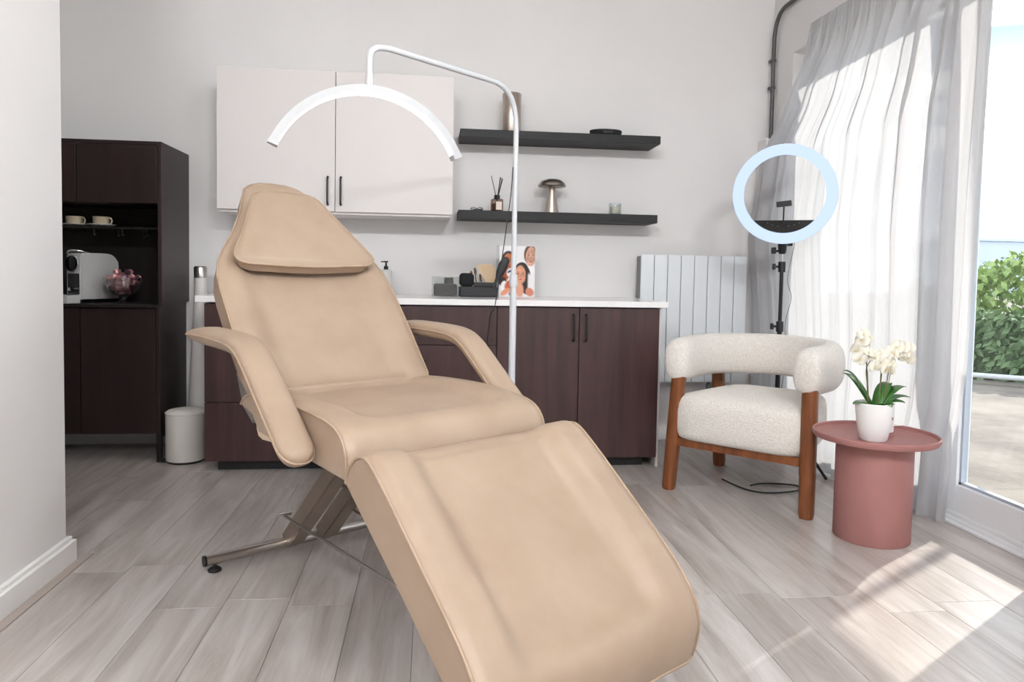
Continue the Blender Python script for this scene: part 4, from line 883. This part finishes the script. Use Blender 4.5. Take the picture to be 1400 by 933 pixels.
# backrest: outline narrows to the head; plane leans back
bb_ = .834; CB, SB = math.cos(bb_), math.sin(bb_)
def PB(s, l, h): return P3(s, .012 - l * CB + h * SB, .694 + l * SB + h * CB)
def hw_back(l):
    l = max(l, 0)
    tab = [(0, .300), (.02, .308), (.20, .314), (.40, .314), (.46, .310), (.52, .294), (.58, .262), (.66, .212), (.76, .162), (.84, .132), (.88, .118), (.905, .092), (.92, .05), (.923, .008)]
    for (a, x), (b, y) in zip(tab, tab[1:]):
        if l <= b: return x + (y - x) * (l - a) / (b - a)
    return tab[-1][1]
def slab(name, ls, hw, th, hfun, s_off, PF, parent, m='leather', pip=True, back_shrink=.97, edge=.010, lcurve=None):
    nS = 40; bm = bmesh.new(); T_, Bt = [], []
    lc = lcurve or (lambda s, l: l)
    for l in ls:
        w = hw(l); rt, rb = [], []
        for j in range(nS + 1):
            q = j / nS * 2 - 1; q = math.copysign(1 - (1 - abs(q)) ** 1.2, q); s = q * w
            dl = min(l - ls[0], ls[-1] - l); e = min(w - abs(s), dl)
            h = -edge * (1 - sstep(0, .022, e)) + hfun(s, l, w)
            rt.append(bm.verts.new(PF(s + s_off, lc(s, l), h))); rb.append(bm.verts.new(PF(s * back_shrink + s_off, lc(s, l), -th)))
        T_.append(rt); Bt.append(rb)
    for G in (T_, Bt):
        for a, b in zip(G, G[1:]):
            for j in range(nS): bm.faces.new((a[j], a[j + 1], b[j + 1], b[j]))
    n = len(ls)
    for i in range(n - 1):
        for j in (0, nS): bm.faces.new((T_[i][j], T_[i + 1][j], Bt[i + 1][j], Bt[i][j]))
    for i in (0, n - 1):
        for j in range(nS): bm.faces.new((T_[i][j], T_[i][j + 1], Bt[i][j + 1], Bt[i][j]))
    pipe_pts = [T_[i][0].co.copy() for i in range(n)] + [v.co.copy() for v in T_[-1][1:-1]] + [T_[i][nS].co.copy() for i in reversed(range(n))] + [v.co.copy() for v in reversed(T_[0][1:-1])]
    o = obj(name, bm, m, parent, 48)
    if pip:
        q = [pipe_pts[0]]
        for p in pipe_pts[1:]:
            if (p - q[-1]).length > .006: q.append(p)
        tubeo('piping', q, .0038, 'piping', o, 8, True)
    return o
lsb = [-.012, -.006, .004, .02] + [.04 + .02 * i for i in range(41)] + [.855, .87, .88, .89, .90, .908, .915, .92, .923]
def hb_fn(s, l, w):
    k = (1 - sstep(.175, .255, abs(s))) * sstep(.0, .03, l) * (1 - sstep(.48, .60, l)); return .012 - .026 * k + .0012 * math.sin(13 * s + 11 * l)
slab('backrest', lsb, hw_back, .085, hb_fn, -.008, PB, tch)
def hw_pil(l):
    tab = [(0, .214), (.006, .236), (.014, .248), (.03, .256), (.05, .252), (.09, .232), (.18, .186), (.28, .144), (.32, .128), (.335, .115), (.347, .095), (.355, .060), (.358, .01)]
    for (a, x), (b, y) in zip(tab, tab[1:]):
        if l <= b: return x + (y - x) * (l - a) / (b - a)
    return tab[-1][1]
lsp = [0, .003, .006, .010, .014, .022, .03, .04] + [.05 + .018 * i for i in range(15)] + [.312, .32, .328, .335, .341, .347, .351, .355, .358]
def PP(s, l, h): return PB(s, .466 + l, h + .050 + .02 * l)
slab('headrest_pillow', lsp, hw_pil, .036, lambda s, l, w: .010 + .008 * math.sin(math.pi * l / .358), -.010, PP, tch, back_shrink=.93, lcurve=lambda s, l: l - .006 * math.cos(math.pi * min(1, abs(s) / .25) / 1.2) * (1 - l / .36))
# armrests
def arm(sgn, xs_):
    path = resample(smooth_poly([Vector((a, b, 0)) for a, b in ((-.302, .850), (-.20, .853), (0, .851), (.10, .843), (.155, .818), (.21, .776), (.32, .690), (.42, .612), (.452, .587))], 2), .010)
    N_ = len(path); tot = sum((b - a).length for a, b in zip(path, path[1:])); arc = 0; bm = bmesh.new(); rows = []; Lp, Rp = [], []
    for i, p in enumerate(path):
        if i: arc += (p - path[i - 1]).length
        d = (path[min(N_ - 1, i + 1)] - path[max(0, i - 1)]).normalized(); n_ = Vector((-d.y, d.x, 0))
        e1 = tot - arc; wd = .046
        if e1 < .055: wd *= math.sqrt(max(.0, 1 - (1 - e1 / .055) ** 2)) * .92 + .08
        if arc < .03: wd *= .55 + .45 * math.sqrt(1 - (1 - arc / .03) ** 2)
        th = 1.0
        if e1 < .03: th = math.sqrt(max(.02, 1 - (1 - e1 / .03) ** 2))
        if arc < .14: th = .48 + .52 * math.sin(math.pi / 2 * arc / .14)
        row = []; K = 24
        for k in range(K):
            a = 2 * math.pi * k / K; c, s = math.cos(a), math.sin(a)
            x = wd * math.copysign(abs(c) ** .7, c); h = (.026 if s > 0 else .030) * th * math.copysign(abs(s) ** .8, s)
            row.append(bm.verts.new(P3(xs_ + x, p.x + n_.x * h, p.y + n_.y * h)))
        rows.append(row); Lp.append(P3(xs_ - wd - .001, p.x, p.y)); Rp.append(P3(xs_ + wd + .001, p.x, p.y))
    for a, b in zip(rows, rows[1:]):
        for k in range(24): bm.faces.new((a[k], a[(k + 1) % 24], b[(k + 1) % 24], b[k]))
    bm.faces.new(rows[0]); bm.faces.new(rows[-1][::-1]); o = obj('armrest', bm, 'leather', tch, 60)
    tubeo('piping', Lp + Rp[::-1], .0036, 'piping', o, 8, True)
    return o
arm(-1, -.372); arm(1, .372)
# steel bracket joining back and seat on both sides, and the loose cover flap
for sg in (-1, 1):
    bm = bmesh.new(); pl_ = [(-.150, .735), (-.075, .745), (-.06, .70), (.0, .655), (-.02, .60), (-.095, .64)]
    va = [bm.verts.new(P3(sg * .300 - .01, a, b)) for a, b in pl_]; vb = [bm.verts.new(P3(sg * .300 + .01, a, b)) for a, b in pl_]; bm.faces.new(va); bm.faces.new(vb[::-1])
    for i in range(6): bm.faces.new((va[i], va[(i + 1) % 6], vb[(i + 1) % 6], vb[i]))
    obj('hinge_bracket', bm, 'steel', tch)
bm = bmesh.new(); pl_ = [(.0, .645), (.012, .62), (.018, .59), (.03, .572), (.06, .566), (.14, .572), (.2, .60), (.1, .64)]
va = [bm.verts.new(P3(-.312, a, b)) for a, b in pl_]; vb = [bm.verts.new(P3(-.300, a, b)) for a, b in pl_]; bm.faces.new(va); bm.faces.new(vb[::-1])
for i in range(8): bm.faces.new((va[i], va[(i + 1) % 8], vb[(i + 1) % 8], vb[i]))
obj('cover_flap', bm, 'handle_mark', tch)
# base: floor tubes, feet, twin columns, rods
BS = .05
def floor_tube(t, s0, s1):
    b_ = tubeo('base_tube', [P3(s0, t, .042), P3(s1, t, .042)], .0185, 'steel', tch, 20)
    for s_, e in ((s0, -1), (s1, 1)): tubeo('end_cap', [P3(s_, t, .042), P3(s_ + e * .008, t, .042)], .019, 'black', b_, 20)
    for s_ in (s0 + .03, s1 - .03):
        f_ = lath('foot', [(0, 0), (.023, 0), (.024, .006), (.015, .014), (.006, .016), (.006, .026), (0, .026)], 'black', tch, 20); f_.location = P3(s_, t, 0)
floor_tube(-.46, -.302, .40); floor_tube(.50, .075, .42)
def beam(name, a, b, w, d, m, par=tch):
    bm = bmesh.new(); sweep(bm, [a, b], [(-w / 2, -d / 2), (w / 2, -d / 2), (w / 2, d / 2), (-w / 2, d / 2)], (0, .72, .69)); return obj(name, bm, m, par)
for s_ in (.004, .140):
    c0 = beam('column', P3(s_, -.465, .045), P3(s_, .12, .60), .042, .056, 'bronze')
    bm = bmesh.new(); a, b = P3(s_ + .008, -.43, .04), P3(s_ + .008, .13, .575); sweep(bm, [a, b], [(-.027, -.005), (.027, -.005), (.027, .005), (-.027, .005)], (0, .72, .69)); obj('cover_strip', bm, 'bronze', c0)
for s_ in (.05, .13): beam('column', P3(s_ + .12, .50, .045), P3(s_ + .06, .10, .57), .04, .04, 'bronze')
B('seat_frame', -.25, .25, -.50, .05, .545, .572, 'bronze', tch, .003)
for s_, a, b in ((-.045, (-.410, .165), (.55, .165)), (.168, (-.40, .175), (.52, .172))):
    r_ = tubeo('link_rod', [P3(s_, *a), P3(s_, *b)], .0055, 'steel', tch, 10)
    tubeo('bolt', [P3(s_ - .018, *a), P3(s_ + .03, *a)], .0065, 'chrome', r_, 8)
B('gas_spring', .06, .10, -.50, .30, .30, .34, 'bronze', tch, .01)
